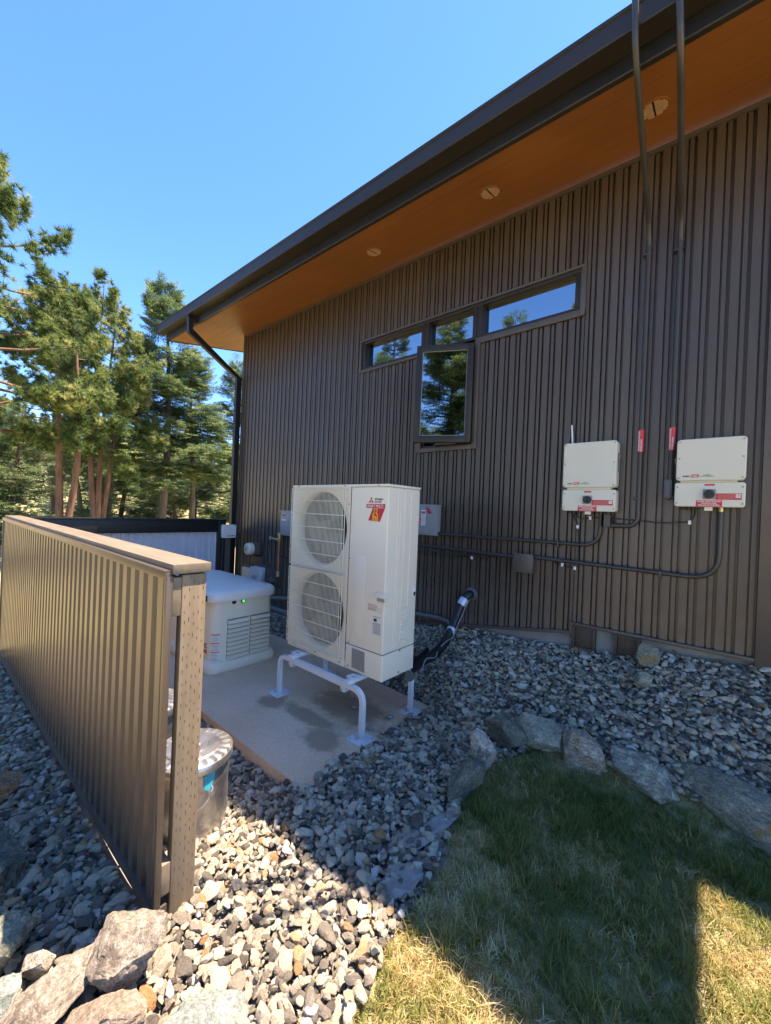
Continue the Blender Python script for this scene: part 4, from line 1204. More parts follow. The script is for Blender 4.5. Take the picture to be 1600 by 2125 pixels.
m = MB(); m.box((-6.13, .566, FZ(-6.1)), (-6.11, .612, 1.262), .002); m.build('end_trim', 'fence_sheet', fe)
capm = MB(); capm.box((-4.02, .584, 1.268), (-1.490, .724, 1.3045), .004); capm.build('cap_board', 'cap_wood', fe)
capm = MB(); capm.box((-6.16, .584, 1.267), (-4.024, .724, 1.3035), .004); capm.build('cap_board', 'cap_wood', fe)
m = MB(); m.box((-1.540, .622, -.25), (-1.500, .712, 1.262), .004); post = m.build('end_post', 'post_wood', fe)
inc = MB(); rr3 = random.Random(4)
for col in range(5):
    y = .634 + col * .0165; z = .06 + (col % 2) * .026
    while z < 1.25:
        h = rr3.uniform(.007, .017)
        yy = y + rr3.uniform(-.002, .002)
        inc.box((-1.5003, yy - .0009, z), (-1.4994, yy + .0009, z + h)); z += .050 + rr3.uniform(-.012, .012)
inc.build('incision_mark', 'end_dark', post)['kind'] = 'stuff'
for z0_, z1_, mt in ((1.112, 1.255, 'end_wood'), (.085, .200, 'end_wood')):
    m = MB(); m.box((-6.1, .590, z0_), (-1.502, .6215, z1_), .003); m.build('rail', mt, fe)
m = MB(); m.box((-1.600, .646, -.2), (-1.545, .700, 1.26), .003); m.build('inner_stud', 'grey_wood', fe)
for xp in (-3.05, -4.55, -6.05):
    m = MB(); m.box((xp - .045, .625, -.5), (xp + .045, .72, 1.262), .004); m.build('post', 'post_wood', fe)

# back fence from the screen fence to the house corner
bf = thing('back_fence', 'back fence of pale grey corrugated sheet with a black top rail', 'fence', (-6.1, 2.0, 0))
def ribbedY(y0, y1, z0, z1, xf):
    m0 = ribbed(y0, y1, lambda x: z0, lambda x: z1, depth=1.0, groove=False)
    m0.v = [(xf - (p[1] - YF), p[0], p[2]) for p in m0.v]; return m0
ys = [.76]
while ys[-1] < 2.98: ys.append(min(ys[-1] + 4 * RIB, 3.045))
for a, b in zip(ys, ys[1:]):
    if b - a > .02: ribbedY(a, b, -.30, 1.12, -6.115).build('fence_panel', 'back_steel', bf)
m = MB(); m.box((-6.105, .76, 1.088), (-6.062, 3.03, 1.266), .003); m.build('top_rail', 'black', bf)
m = MB(); m.box((-6.17, .76, 1.268), (-6.045, 3.16, 1.292), .003); m.build('cap_board', 'black', bf)
m = MB(); m.box((-6.135, 3.03, -.45), (-6.050, 3.150, 1.266), .003); m.build('post', 'black', bf)
m = MB(); m.box((-6.10, .76, -.12), (-6.064, 3.03, .02), .003); m.build('bottom_rail', 'black', bf)
m = MB(); m.box((-6.22, 3.178, -.45), (-6.16, 3.300, 1.15), .003); m.build('outer_post', 'cap_wood', bf)
sb = thing('sensor_box', 'small pale grey box on the back fence beside the house corner', 'sensor box', (-6.02, 3.18, .99))
m = MB(); m.rbox((-6.050, 3.065, .992), (-5.985, 3.300, 1.208), 0, .030, .010); sbo = m.build('case', 'lid', sb)
text('case_lettering', '- -- -- --', .036, (-5.9846, 3.135, 1.018), 'ink', sbo, face='+X', bold=.002, sx=.8) if False else None
m = MB(); rq = random.Random(8); yy = 3.15
while yy < 3.27:
    h = rq.uniform(.008, .018); m.box((-5.9855, yy, 1.020), (-5.9845, yy + h * .8, 1.020 + h)); yy += h * .8 + .003
m.build('case_print', 'ink', sbo)
m = MB(); m.tube([(-6.045, 3.08, 1.10), (-6.03, 3.05, 1.0), (-6.04, 3.06, .6), (-6.04, 3.045, .1)], .005, 6, .05); m.build('cord', 'ink', sb)
m = MB(); m.tube([(-6.035, 3.10, 1.0), (-6.03, 3.10, .7), (-6.03, 3.08, .3), (-6.03, 3.08, .0)], .004, 6, .05); m.build('cord', 'pvc', sb)

# ------------------------------------------------------------------ galvanised cans
def can(label, cx, cy, z0, zl, r, tapeit, group):
    t = thing('trash_can', label, 'trash can', (cx, cy, z0), group)
    h = zl - z0
    prof = [(0, z0 + .004), (r * .90, z0), (r * .91, z0 + .012), (r * .905, z0 + .02)]
    prof += [(r * .905 + .004 * (1 if q in (3, 14) else 0), z0 + .02 + (h - .07) * q / 17) for q in range(18)]
    prof += [(r * .93, zl - .045), (r * .965, zl - .030), (r * .96, zl - .022)]
    m = MB(); m.lathe((cx, cy, 0), prof, 48); body = m.build('body', 'galv', t)
    seg = 96; rings = []
    for rad, z, wv in ((r * .985, zl - .035, 0), (r * 1.005, zl - .033, 0), (r * 1.005, zl - .004, 0), (r * .985, zl + .002, 0), (r * .95, zl + .003, .0), (r * .93, zl + .007, .0035), (r * .72, zl + .012, .0035), (r * .69, zl + .0125, 0), (r * .66, zl + .018, 0), (r * .40, zl + .021, 0), (r * .38, zl + .026, 0), (r * .12, zl + .028, 0), (.001, zl + .028, 0)):
        rings.append([(cx + rad * math.cos(2 * PI * k / seg), cy + rad * math.sin(2 * PI * k / seg), z + wv * (1 if (k // 2) % 2 else -.3)) for k in range(seg)])
    m = MB(); m.loft(rings, False, False, True); lid = m.build('lid', 'galv', t)
    m = MB(); m.tube([(cx + .07, cy - .01, zl + .026), (cx + .07, cy - .01, zl + .052), (cx - .07, cy + .01, zl + .052), (cx - .07, cy + .01, zl + .026)], .01, rect=(.012, .03, (0, 1, 0)), fillet=.02); m.build('lid_handle', 'galv', lid)
    if tapeit:
        a = math.atan2(-cy + .06, -cx - .18) + .40
        P = lambda da, rr, z: (cx + rr * math.cos(a + da), cy + rr * math.sin(a + da), z)
        m = MB()
        m.add([P(-.10, r * .925, zl - .052), P(.24, r * .93, zl - .038), P(.22, r * .93, zl - .075), P(.05, r * .965, zl - .128), P(-.08, r * .96, zl - .108)], [(0, 1, 2, 3, 4)]); m.build('tape', 'teal', t)
        m = MB(); m.tube([P(.02, r * .94, zl - .115), P(.06, r * .99, zl - .15), P(-.10, r * .985, zl - .185), P(-.5, r * .96, zl - .22), P(-.9, r * .95, zl - .20)], .004, 6, .03); m.build('bail_wire', 'steel', t)
        m = MB(); m.tube([P(.10, r * .93, zl - .105), P(.13, r * .98, zl - .115), P(.09, r * .99, zl - .13)], .004, 6); m.build('wire_eye', 'steel', t)
    return t
can('galvanised trash can with teal tape under its ribbed lid beside the fence post', -2.005, .918, -.10, .272, .190, True, 'galvanised trash cans behind the fence')
can('galvanised trash can mostly hidden behind the fence, seen only through the post gap', -2.62, .895, -.12, .300, .205, False, 'galvanised trash cans behind the fence')
# ------------------------------------------------------------------ stones
def ico(sub):
    bm = bmesh.new(); bmesh.ops.create_icosphere(bm, subdivisions=sub, radius=1)
    v = np.array([q.co[:] for q in bm.verts]); f = np.array([[q.index for q in fc.verts] for fc in bm.faces]); bm.free(); return v, f
def noise3(p):
    i = np.floor(p); f = p - i; f = f * f * (3 - 2 * f)
    h = lambda a, b, c: np.modf(np.abs(np.sin(a * 127.1 + b * 311.7 + c * 74.7) * 43758.5453))[0]
    x, y, z = i.T; r = 0
    for dx in (0, 1):
        for dy in (0, 1):
            for dz in (0, 1):
                r = r + h(x + dx, y + dy, z + dz) * (f[:, 0] if dx else 1 - f[:, 0]) * (f[:, 1] if dy else 1 - f[:, 1]) * (f[:, 2] if dz else 1 - f[:, 2])
    return r
def rock_shape(seed, sub, planes, lo, hi, rough=.03, dims=(1, 1, 1)):
    r = np.random.default_rng(seed); v, f = ico(sub); v = v.copy()
    for _ in range(planes):
        n = r.normal(size=3); n /= np.linalg.norm(n); d = r.uniform(lo, hi)
        ex = v @ n - d; k = ex > 0
        v[k] -= ex[k, None] * n
    if rough:
        nz = np.zeros(len(v)); o = r.uniform(0, 50, 3)
        for fq, am in ((2.0, 1.0), (4.3, .65), (9.1, .42), (19.0, .26))[:4 if sub > 3 else 3]:
            q = noise3(v * fq + o)
            nz += am * (q - .5) * 2
            if sub > 3: nz -= am * .9 * np.clip(1 - np.abs(noise3(v * fq * .8 + o + 9) - .5) * 9, 0, 1)
        if sub > 3:
            ax_ = r.normal(size=3); ax_ /= np.linalg.norm(ax_); s_ = (v @ ax_) * 7 + noise3(v * 2.2 + o) * 1.6
            nz += .55 * (np.abs(np.modf(s_ + 40)[0] - .5) * 2 - .5)
        v = v * (1 + rough * nz[:, None])
    return v * np.array(dims), f
def rock(label, x, y, zt, dims, yaw, mat, seed, tiltx=0.0, tilty=0.0, planes=16, lo=.40, hi=.74, name='boulder', cat='rock', group=None, sub=5, sink=0.0, rough=.06):
    v, f = rock_shape(seed, sub, planes, lo, hi, rough, dims)
    Rm = np.array((Euler((tiltx, tilty, yaw)).to_matrix()))
    v = v @ Rm.T
    gz = float(G(x, y))
    top = v[:, 2].max()
    z = zt - top if zt is not None else gz - v[:, 2].min() - sink
    me = np_mesh(name, v, f, True)
    me.materials.append(MT[mat])
    bm = bmesh.new(); bm.from_mesh(me)
    for e in bm.edges:
        if len(e.link_faces) == 2 and e.calc_face_angle(0) > R(26): e.smooth = False
    bm.to_mesh(me); bm.free()
    o = bpy.data.objects.new(name, me); COL.objects.link(o); o.location = (x, y, z)
    tag(o, label, cat, group)
    return o
BG = 'border rocks round the lawn'; CG = 'large rocks at the fence end'
rock('dark slate wedge standing at the left edge of the lawn', -.955, 1.90, .255, (.095, .21, .15), R(-18), 'rk_dark', 11, .25, .1, group=BG)
rock('pale mottled rock at the upper left corner of the lawn', -.985, 2.13, .295, (.11, .13, .15), R(20), 'rk_white', 12, 0, .15, group=BG)
rock('dark rounded rock behind the pale mottled one', -.97, 2.42, .29, (.17, .14, .15), R(10), 'rk_dark', 13, group=BG)
rock('grey faceted rock left of the striped tan rock', -.785, 2.52, .285, (.185, .14, .15), R(8), 'rk_grey', 14, .1, 0, group=BG)
rock('striped tan rock in the middle of the lawn border', -.555, 2.53, .285, (.19, .14, .14), R(-14), 'rk_stripe', 15, .05, .1, lo=.55, group=BG)
rock('large dark rock with white veins on the lawn border', -.265, 2.56, .275, (.27, .16, .15), R(-14), 'rk_vein', 16, .2, .05, group=BG)
rock('long grey slab lying at the right end of the lawn border', .165, 2.59, .285, (.40, .13, .14), R(-24), 'rk_rust', 17, .1, .06, planes=7, lo=.55, group=BG)
rock('upright grey stone with a rust patch leaning on the foundation', -.325, 3.30, .685, (.085, .06, .115), R(12), 'rk_rust', 18, .25, 0, planes=10, lo=.5)
rock('low grey stone at the foot of the rust patched one', -.345, 3.13, .53, (.10, .075, .06), R(10), 'rk_grey', 19, .3, 0)
rock('large tan rock with a dark cleft at the foot of the fence end', -1.415, .46, .15, (.135, .10, .11), R(40), 'rk_tan', 24, .2, -.15, planes=11, lo=.42, group=CG)
rock('long pale slab pointing at the fence at the bottom left', -1.455, .295, .115, (.20, .085, .07), R(122), 'rk_tan', 22, .1, .1, lo=.5, group=CG)
rock('tan brown flat slab between the long slab and the green rock', -1.255, .385, .10, (.16, .11, .06), R(35), 'rk_brown', 23, .12, -.1, lo=.5, group=CG)
rock('grey green pointed rock at the bottom edge', -1.075, .555, .09, (.15, .115, .075), R(25), 'rk_green', 31, .1, .2, planes=7, lo=.45, group=CG)
rock('pale block half in the fence shadow at the left edge', -1.80, .215, .11, (.12, .085, .09), R(80), 'rk_grey', 25, group=CG)
rock('grey rock in the bottom left corner', -1.575, .165, .08, (.14, .08, .06), R(110), 'rk_green', 26, group=CG)
rock('small pale wedge beside the long slab', -1.625, .275, .06, (.09, .05, .05), R(60), 'rk_white', 27, group=CG, sub=3)
rock('brown weathered rock in the fence shadow at the left edge', -2.83, .265, .07, (.16, .09, .09), R(70), 'rk_shade', 28, group=CG)
rock('dark slate block in the fence shadow at the left edge', -2.22, .205, .10, (.24, .095, .10), R(14), 'rk_dark', 29, planes=8, group=CG)
for x, y, s, sd, lab in ((-2.079, 2.16, .032, 41, 'small tan stone lying on the slab under the heat pump'), (-1.782, 2.25, .030, 42, 'small pale stone on the slab left of the rear right foot plate'),
                    (-1.80, 2.04, .034, 43, 'small grey stone on the slab right of the front right foot plate'), (-1.69, 2.375, .036, 44, 'grey stone resting against the rear right foot plate'),
                    (-1.715, 1.60, .022, 45, 'flat dark stone on the slab near its front right corner')):
    rock(lab, x, y, s * 1.25, (s * 1.15, s * .9, s * .75), sd, 'loose_stone' if sd != 45 else 'rk_dark', sd, name='loose_stone', cat='stone', group='stones lying loose on the slab', sub=3, rough=.04)

protos = []
for s in range(14):
    v, f = rock_shape(100 + s, 3, 11, .52, .84, .07, (1, .78, .62))
    protos.append(np_mesh('stone_proto', v * .5, f, False))
    me = protos[-1]
    me.polygons.foreach_set('use_smooth', [True] * len(me.polygons))
    bm = bmesh.new(); bm.from_mesh(me)
    for e in bm.edges:
        if len(e.link_faces) == 2 and e.calc_face_angle(0) > R(24): e.smooth = False
    bm.to_mesh(me); bm.free()
stone_coll = proto_coll('stone_kinds', protos, MT['stone'])

PADP = [(-5.05, 1.335), (-1.633, 1.365), (-1.69, 2.62), (-3.3, 2.715), (-5.05, 2.74)]
def layer(sp, jit, x0, x1, y0, y1, seed):
    r = np.random.default_rng(seed)
    xs = np.arange(x0, x1, sp); ys_ = np.arange(y0, y1, sp * .88)
    A, B = np.meshgrid(xs, ys_); A = A + (np.arange(len(ys_)) % 2)[:, None] * sp / 2
    A = A.ravel() + r.normal(0, jit, A.size); B = B.ravel() + r.normal(0, jit, B.size)
    return A, B
def gravel_ok(x, y):
    ok = ~inpoly(x, y, LAWN)
    nz = .05 * (vnoise(x, y, 14, 5) - .5)
    onpad = inpoly(x + nz, y + nz, PADP)
    spill = (x > -1.650 - .06 * vnoise(x, y, 9, 9)) & (y > 1.42) & onpad
    ok &= (~onpad) | spill
    ok &= y < 3.44
    ok &= ~((y > .56) & (y < .64) & (x < -1.49) & (x > -6.1) & (y < .62))
    ok &= x > -6.15
    ok &= ~((np.abs(x + 1.748) < .095) & (np.abs(y - 2.44) < .09)) & ~((np.abs(x + 1.762) < .10) & (np.abs(y - 1.918) < .10))
    return ok, onpad
P_, Rt, Sc = [], [], []
for sp, s0, dz, seed, lay in ((.0275, .0345, .004, 1, 0), (.032, .039, .014, 2, 1), (.022, .020, -.002, 3, 2)):
    A, B = layer(sp, sp * .28, -6.1, 1.1, -.25, 3.46, seed)
    ok, onpad = gravel_ok(A, B)
    if lay == 1: ok &= (np.random.default_rng(50).random(len(A)) < .55)
    if lay == 2: ok &= (A > -3.4) & (np.random.default_rng(51).random(len(A)) < .5)
    A, B, on = A[ok], B[ok], onpad[ok]
    r = np.random.default_rng(seed + 20); n = len(A)
    s = s0 * np.clip(r.lognormal(0, .36, n), .5, 2.1)
    far = np.clip((A - 0) ** 2 + (B - 0) ** 2, 0, 40)
    z = G(A, B) + dz + r.normal(0, .006, n) - (s - s0) * .1
    z = np.where(on, .012 + s * .2, z)
    P_.append(np.stack([A, B, z], 1))
    Rt.append(np.stack([r.normal(0, .38, n), r.normal(0, .38, n), r.uniform(0, 2 * PI, n)], 1))
    Sc.append(np.stack([s * r.uniform(.95, 1.35, n), s * r.uniform(.8, 1.1, n), s * r.uniform(.7, 1.1, n)], 1))
P_, Rt, Sc = np.concatenate(P_), np.concatenate(Rt), np.concatenate(Sc); n = len(P_)
tn = rng.random(n)
gravel = scatter('gravel', stone_coll, P_, Rt, Sc, rng.integers(0, 14, n), tn)
gravel['kind'] = 'stuff'

# torn landscape fabric at the lawn edge
m = MB()
def fab(label, pts, seed):
    r = random.Random(seed); m = MB(); n = len(pts)
    cx = sum(p[0] for p in pts) / n; cy = sum(p[1] for p in pts) / n
    top = [(x, y, float(G(x, y)) + .012 + r.uniform(-.006, .014)) for x, y in pts]
    mid = [((x * .55 + cx * .45), (y * .55 + cy * .45), float(G(x, y)) + .022 + r.uniform(-.008, .010)) for x, y in pts]
    bot = [(x, y, z - .003) for x, y, z in top]
    m.loft([bot, top, mid], True, True)
    return tag(base_origin(m.build('landscape_fabric', 'fabric')), label, 'fabric')
fab('torn strip of grey landscape fabric between the gravel and the lawn', [(-.905, 1.74), (-.90, 1.62), (-.915, 1.50), (-.945, 1.42), (-1.02, 1.38), (-1.035, 1.44), (-1.00, 1.52), (-.985, 1.62), (-.955, 1.72)], 1)
fab('smaller scrap of grey landscape fabric nearer the camera at the lawn edge', [(-.85, 1.33), (-.845, 1.24), (-.90, 1.17), (-.975, 1.20), (-.97, 1.28), (-.93, 1.34)], 2)

# ------------------------------------------------------------------ grass
def blade_clump(seed, nb, h, spread, flat):
    r = random.Random(seed); vs = []; fs = []
    for b in range(nb):
        a = r.uniform(0, 2 * PI); x = r.gauss(0, spread); y = r.gauss(0, spread)
        hh = h * r.uniform(.5, 1.25); w = r.uniform(.0013, .0026); lean = r.uniform(.15, 1.0) * flat
        dx, dy = math.cos(a), math.sin(a); px, py = -dy, dx
        o = len(vs)
        tw = r.uniform(-.6, .6)
        for k in range(4):
            t_ = k / 3; out = hh * lean * t_ ** 1.6; z = hh * t_ * (1 - .35 * lean * t_); ww = w * (1 - t_ ** 2 * .95)
            qx, qy = px * math.cos(tw * t_) - dx * math.sin(tw * t_), py * math.cos(tw * t_) - dy * math.sin(tw * t_)
            vs.append((x + dx * out - qx * ww, y + dy * out - qy * ww, z)); vs.append((x + dx * out + qx * ww, y + dy * out + qy * ww, z))
        for k in range(3): fs.append((o + 2 * k, o + 2 * k + 1, o + 2 * k + 3, o + 2 * k + 2))
    return np_mesh('grass_proto', vs, fs, True)
gp = [blade_clump(s, 13, .055, .016, 1.2) for s in range(6)] + [blade_clump(20 + s, 9, .10, .012, 1.0) for s in range(4)] + [blade_clump(40 + s, 12, .035, .024, 2.2) for s in range(4)]
grass_coll = proto_coll('grass_kinds', gp, MT['grass'])
A, B = layer(.0165, .008, -1.4, 1.5, -.3, 2.62, 8)
r = np.random.default_rng(9)
wob = .05 * (vnoise(A, B, 9, 6) - .5) + .03 * (vnoise(A, B, 22, 7) - .5)
ok = inpoly(A + wob, B + wob, LAWN) & (A > -1.4)
edge = inpoly(A + wob + .05, B, LAWN)
A, B = A[ok], B[ok]; n = len(A)
dens = vnoise(A, B, 5, 11)
keep = r.random(n) < .42 + .45 * dens
A, B, dens = A[keep], B[keep], dens[keep]; n = len(A)
tall = vnoise(A, B, 7, 12) + .35 * vnoise(A, B, 17, 13)
upper = sstep(.9, 2.2, B)
dryn = vnoise(A, B, 4.2, 14) * .6 + vnoise(A, B, 11, 15) * .4
tint = np.clip(.32 + .50 * (dryn - .5) * 2 - .12 * upper + .10 * (1 - upper) + r.normal(0, .20, n), 0, 1)
tall_m = (tall > .93)
tint = np.where(tall_m, np.clip(tint - .30, 0, .55), tint)
idx = np.where(tall_m, r.integers(6, 10, n), np.where(r.random(n) < .45, r.integers(10, 14, n), r.integers(0, 6, n)))
sc = r.uniform(.52, .98, n) * np.where(tall_m, .95, .9)
grass = scatter('grass', grass_coll, np.stack([A, B, G(A, B) - .012], 1), np.stack([r.normal(0, .15, n), r.normal(0, .15, n), r.uniform(0, 2 * PI, n)], 1), sc, idx, tint)
grass['kind'] = 'stuff'

# ------------------------------------------------------------------ trees
def tuft(seed, n, ln, w, cone):
    r = random.Random(seed); vs = []; fs = []
    for k in range(n):
        a = r.uniform(0, 2 * PI); t_ = math.acos(1 - r.random() * (1 - math.cos(cone)))
        d = Vector((math.sin(t_) * math.cos(a), math.sin(t_) * math.sin(a), math.cos(t_))); s = d.orthogonal().normalized()
        s.rotate(Matrix.Rotation(r.uniform(0, PI), 3, d))
        b = Vector((0, 0, r.uniform(-.25, .15) * ln)); l = ln * r.uniform(.7, 1.1); o = len(vs)
        vs += [tuple(b - s * w), tuple(b + s * w), tuple(b + d * l)]; fs.append((o, o + 1, o + 2))
    return np_mesh('tuft_proto', vs, fs)
def spray(seed, nt, ln, nl, w, flat=.28):
    """flat fir spray: a twig along +Z with side twigs of short needles"""
    r = random.Random(seed); vs = []; fs = []
    def needles(p0, d, l, cnt):
        for k in range(cnt):
            p = p0 + d * (l * (k + .5) / cnt)
            a = r.uniform(0, 2 * PI); q = d.orthogonal().normalized(); q.rotate(Matrix.Rotation(a, 3, d)); q.y *= flat * 2.2
            nd = (d * .55 + q).normalized(); s = nd.cross(Vector((0, 1, .2))).normalized(); o = len(vs); L_ = nl * r.uniform(.7, 1.2)
            vs.extend([tuple(p - s * w), tuple(p + s * w), tuple(p + nd * L_)]); fs.append((o, o + 1, o + 2))
    needles(Vector((0, 0, 0)), Vector((0, 0, 1)), ln, 12)
    for k in range(nt):
        t_ = (k + .6) / nt; sd = 1 if k % 2 else -1
        d = Vector((sd * .85, r.uniform(-.25, .1), .7)).normalized(); needles(Vector((0, 0, ln * t_ * .8)), d, ln * .55 * (1 - .55 * t_), 6)
    return np_mesh('spray_proto', vs, fs)
pine_coll = proto_coll('pine_tufts', [tuft(s, 34, .135, .0080, R(110)) for s in range(6)], MT['pine'])
fir_coll = proto_coll('fir_sprays', [spray(s, 6, .34, .060, .012) for s in range(6)], MT['fir'])
spruce_coll = proto_coll('pale_sprays', [spray(30 + s, 6, .34, .065, .011) for s in range(6)], MT['spruce'])

def tree(name, label, x, y, H, Rc, kind, seed, cb=.3, trunks=((0, 0, 0, 0, 1),), tr=.17, dens=1.0, group=None, skip=.19, zbase=None, bias=None):
    r = np.random.default_rng(seed); gz = float(G(x, y)) - .1 if zbase is None else zbase
    t = thing(name, label, 'tree', (x, y, gz), group)
    bk = 'bark_pine' if kind == 'pine' else 'bark_fir'
    pts = []; rots = []; scs = []; limbs = MB()
    for (dx, dy, lx, ly, hf) in trunks:
        hh = H * hf; n = 9
        def ax(u, dx=dx, dy=dy, lx=lx, ly=ly, hh=hh, ph=seed):
            k = min(1, u / .35)
            return Vector((x + dx * k + lx * u + .10 * math.sin(u * 5 + ph), y + dy * k + ly * u + .10 * math.cos(u * 4.3 + ph), gz + hh * u))
        rr = tr * (.75 if len(trunks) > 1 else 1)
        m = MB(); us = np.linspace(0, 1, n)
        m.tube([ax(u) for u in us], [rr * ((1 - u) ** .8 * .95 + .05) * (1.25 if u == 0 else 1) for u in us], 10); m.build('trunk', bk, t)
        nbr = int((46 if kind == 'pine' else 78) * (hh / 10) * (.75 if len(trunks) > 1 else 1))
        for b in range(nbr):
            u = cb + (1 - cb) * ((b + r.random()) / nbr) ** .92
            if r.random() < skip: continue
            v = (u - cb) / (1 - cb)
            if kind == 'pine': prof = (.55 + .45 * math.sin(PI * min(1, .18 + v * .95))) * (1 - .72 * v ** 3)
            else: prof = (1 - v) ** .80 * (.55 + .45 * min(1, v * 6 + .35)) + .05
            ln = Rc * prof * r.uniform(.62, 1.12)
            if ln < .1: ln = .1
            az = b * 2.39996 + r.normal(0, .35)
            if kind == 'pine': el = -.10 + .75 * v ** 1.5 + r.normal(0, .15); curl = .45
            else: el = -.18 + .75 * v + r.normal(0, .16); curl = .22
            p = ax(u); d = Vector((math.cos(az) * math.cos(el), math.sin(az) * math.cos(el), math.sin(el)))
            side = Vector((-math.sin(az), math.cos(az), 0))
            path = [p + d * (ln * s) + Vector((0, 0, curl * ln * s * s * (.5 if kind == 'pine' else .35) - (.10 * ln * s if kind != 'pine' else 0))) for s in (0, .35, .7, 1)]
            limbs.tube(path, [rr * .24 * (1 - u * .6), rr * .17 * (1 - u * .6), rr * .10 * (1 - u * .6), .006], 4)
            cnt = max(6, int(dens * ((50 if kind == 'pine' else 50) * ln + 6)))
            for q in range(cnt):
                s = (r.uniform(.30, 1.0) if kind == 'pine' else r.uniform(.12, 1.0)) ** (.65 if kind == 'pine' else .8)
                k = s * 3; i0 = min(2, int(k)); bp = path[i0].lerp(path[i0 + 1], k - i0)
                wd = (.34 * ln * (1.05 - s) + .10) if kind != 'pine' else (.30 * ln * (1.1 - s) + .10)
                lat = r.normal(0, .62) * wd
                off = side * lat + Vector((0, 0, r.normal(0, .13 if kind == 'pine' else .12))) - Vector((0, 0, abs(lat) * .12))
                pts.append(bp + off)
                if kind == 'pine':
                    od = (d * .7 + side * (lat * 1.2) + Vector((r.normal(0, .3), r.normal(0, .3), .75 + r.normal(0, .25)))).normalized()
                    rots.append(od.to_track_quat('Z', 'Y').to_euler()[:]); scs.append(r.uniform(.80, 1.25))
                else:
                    od = (d * .8 + side * (lat * 2.2 / max(.2, wd)) * .5 + Vector((0, 0, r.normal(-.05, .15)))).normalized()
                    rots.append(od.to_track_quat('Z', 'Y').to_euler()[:]); scs.append(r.uniform(.75, 1.25))
    limbs.build('branches', bk, t)
    n = len(pts); pa = np.array([p[:] for p in pts])
    cl = vnoise(pa[:, 0] + pa[:, 2] * .37, pa[:, 1] - pa[:, 2] * .51, 1.3, seed)
    tint = np.clip(cl * .60 + r.normal(.20, .26, n), 0, 1)
    scatter('crown', {'pine': pine_coll, 'fir': fir_coll, 'spruce': spruce_coll}[kind], pa, np.array(rots), np.array(scs), r.integers(0, 6, n), tint, t)['kind'] = 'stuff'
    return t
TG = 'trees beyond the back fence'
tree('pine_tree', 'tall ponderosa pine cut off by the left edge of the photo', -12.4, .50, 9.0, 2.8, 'pine', 3, cb=.34, tr=.24, group=TG, dens=1.15)
tree('pine_tree', 'ponderosa pine with a twin trunk forming a narrow V', -13.6, 2.36, 7.9, 1.75, 'pine', 5, cb=.41, trunks=((-.10, -.13, -.1, -.05, 1.0), (.05, .20, .1, .05, .92)), tr=.135, group=TG)
tree('pine_tree', 'ponderosa pine with three close reddish trunks', -14.4, 3.42, 8.5, 1.7, 'pine', 8, cb=.43, trunks=((-.05, -.12, 0, -.05, 1.0), (.05, .05, 0, .10, .90), (0, .20, .1, .3, .72)), tr=.125, group=TG)
tree('fir_tree', 'tallest dark fir standing left of the downspout', -15.0, 5.40, 9.3, 2.4, 'fir', 11, cb=.30, tr=.15, group=TG, dens=1.15)
tree('fir_tree', 'slimmer fir with a bare reddish trunk nearest the downspout', -15.3, 6.48, 7.3, 1.8, 'fir', 12, cb=.40, tr=.12, group=TG)
tree('fir_tree', 'fir seen in the gap between downspout and eave', -17.0, 9.2, 8.4, 2.0, 'fir', 13, cb=.15, tr=.18, group=TG)
tree('fir_tree', 'low pale green spruce between the left pine and the twin trunk', -18.5, 2.0, 4.6, 1.9, 'spruce', 21, cb=.04, tr=.12, group=TG)
tree('fir_tree', 'low pale green spruce showing between the three trunks and the tall fir', -19.5, 5.5, 4.4, 2.0, 'spruce', 22, cb=.04, tr=.12, group=TG)
tree('fir_tree', 'dark young fir behind the three reddish trunks', -17.5, 4.4, 4.2, 1.7, 'fir', 23, cb=.05, tr=.12, group=TG)
tree('fir_tree', 'young spruce behind the slim fir close to the downspout', -19.0, 8.2, 4.6, 2.0, 'spruce', 24, cb=.04, tr=.12, group=TG)
tree('fir_tree', 'dark young fir low down at the left edge of the photo', -17.5, 1.1, 4.0, 1.4, 'fir', 25, cb=.05, tr=.12, group=TG)
tree('pine_tree', 'pine standing behind the twin trunk pine', -20.5, 3.4, 8.8, 2.2, 'pine', 26, cb=.3, tr=.18, group=TG)
tree('fir_tree', 'bushy fir low between the twin trunk and the three trunks', -16.2, 3.25, 3.5, 1.4, 'spruce', 43, cb=.03, tr=.11, group=TG)
tree('fir_tree', 'bushy fir low between the tall fir and the slim fir', -17.8, 6.9, 3.9, 1.8, 'spruce', 44, cb=.03, tr=.11, group=TG)
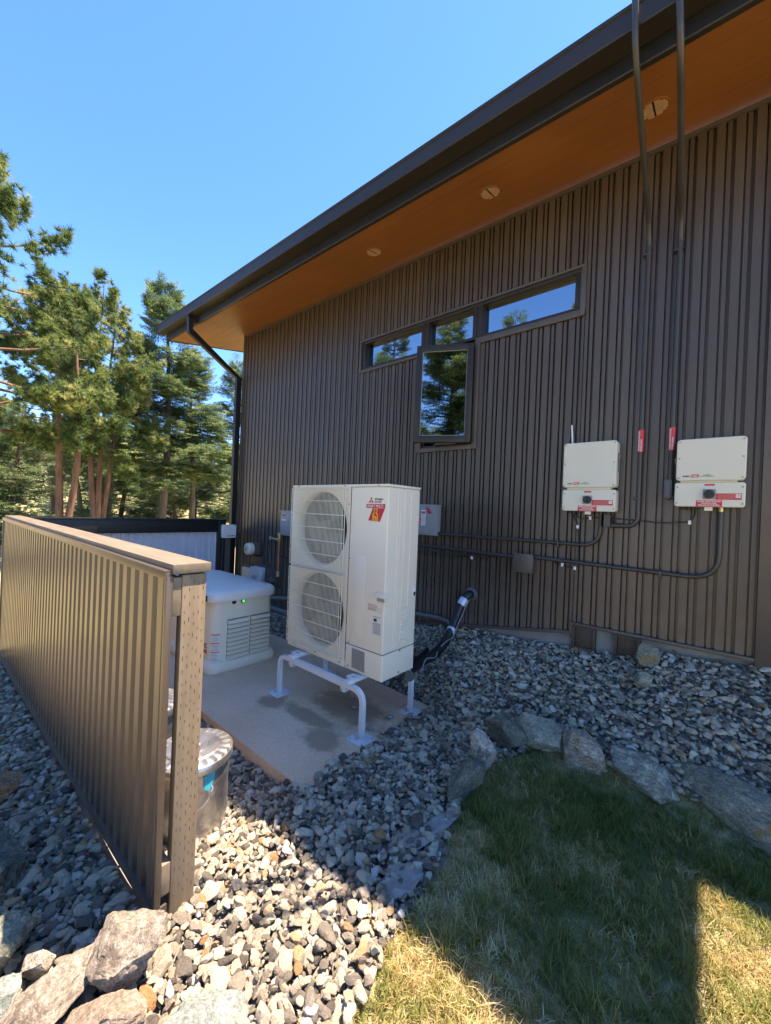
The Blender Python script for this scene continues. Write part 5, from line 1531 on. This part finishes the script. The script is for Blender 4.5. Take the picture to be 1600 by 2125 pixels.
# trees behind the camera, seen as reflections in the windows
RG = 'trees reflected in the windows'
tree('fir_tree', 'fir reflected in the right window pane', -5.35, -5.75, 8.6, 1.25, 'fir', 31, cb=.1, tr=.16, group=RG)
tree('pine_tree', 'pine reflected at the right end of the right window pane', -3.0, -6.6, 10.3, 1.7, 'pine', 32, cb=.3, tr=.2, group=RG)
tree('fir_tree', 'fir reflected in the middle window pane', -7.6, -5.2, 9.4, 1.9, 'fir', 33, cb=.1, tr=.17, group=RG)
tree('fir_tree', 'fir reflected in the left window pane', -9.4, -4.2, 8.6, 1.7, 'fir', 34, cb=.1, tr=.17, group=RG)
tree('fir_tree', 'dense fir reflected in the open sash', 1.7, -6.3, 11.5, 2.7, 'fir', 35, cb=.06, dens=1.8, skip=.05, tr=.2, group=RG)

# far wood: one mass of distant conifers
def far_conifer(seed):
    r = random.Random(seed); vs = []; fs = []
    for k in range(900):
        u = r.random() ** .7; rr = (1 - u) * .26 * r.uniform(.5, 1.1) + .01; a = r.uniform(0, 2 * PI); c = Vector((rr * math.cos(a), rr * math.sin(a), .08 + .92 * u))
        d1 = Vector((math.cos(a), math.sin(a), r.uniform(-.3, .4))).normalized(); d2 = d1.cross(Vector((r.gauss(0, .4), r.gauss(0, .4), 1))).normalized(); s = r.uniform(.012, .030); o = len(vs)
        vs += [tuple(c - d2 * s * .7 - d1 * s), tuple(c + d2 * s * .7 - d1 * s), tuple(c + d1 * s * 1.4)]; fs.append((o, o + 1, o + 2))
    return np_mesh('far_proto', vs, fs)
far_coll = proto_coll('far_conifers', [far_conifer(s) for s in range(5)], MT['spruce'])
r = np.random.default_rng(77); n = 420
an = r.uniform(R(95), R(177), n); ds_ = r.uniform(24, 95, n)
fx_, fy_ = ds_ * np.cos(an), ds_ * np.sin(an)
k = (fx_ < -16); fx_, fy_, ds_ = fx_[k], fy_[k], ds_[k]; n = len(fx_)
fo = scatter('distant_forest', far_coll, np.stack([fx_, fy_, G(fx_, fy_) - .2], 1), np.stack([0 * fx_, 0 * fx_, r.uniform(0, 6.28, n)], 1), r.uniform(4.0, 7.0, n) * (.8 + ds_ / 150), r.integers(0, 5, n), np.clip(r.normal(.5, .28, n), 0, 1))
fo['kind'] = 'stuff'
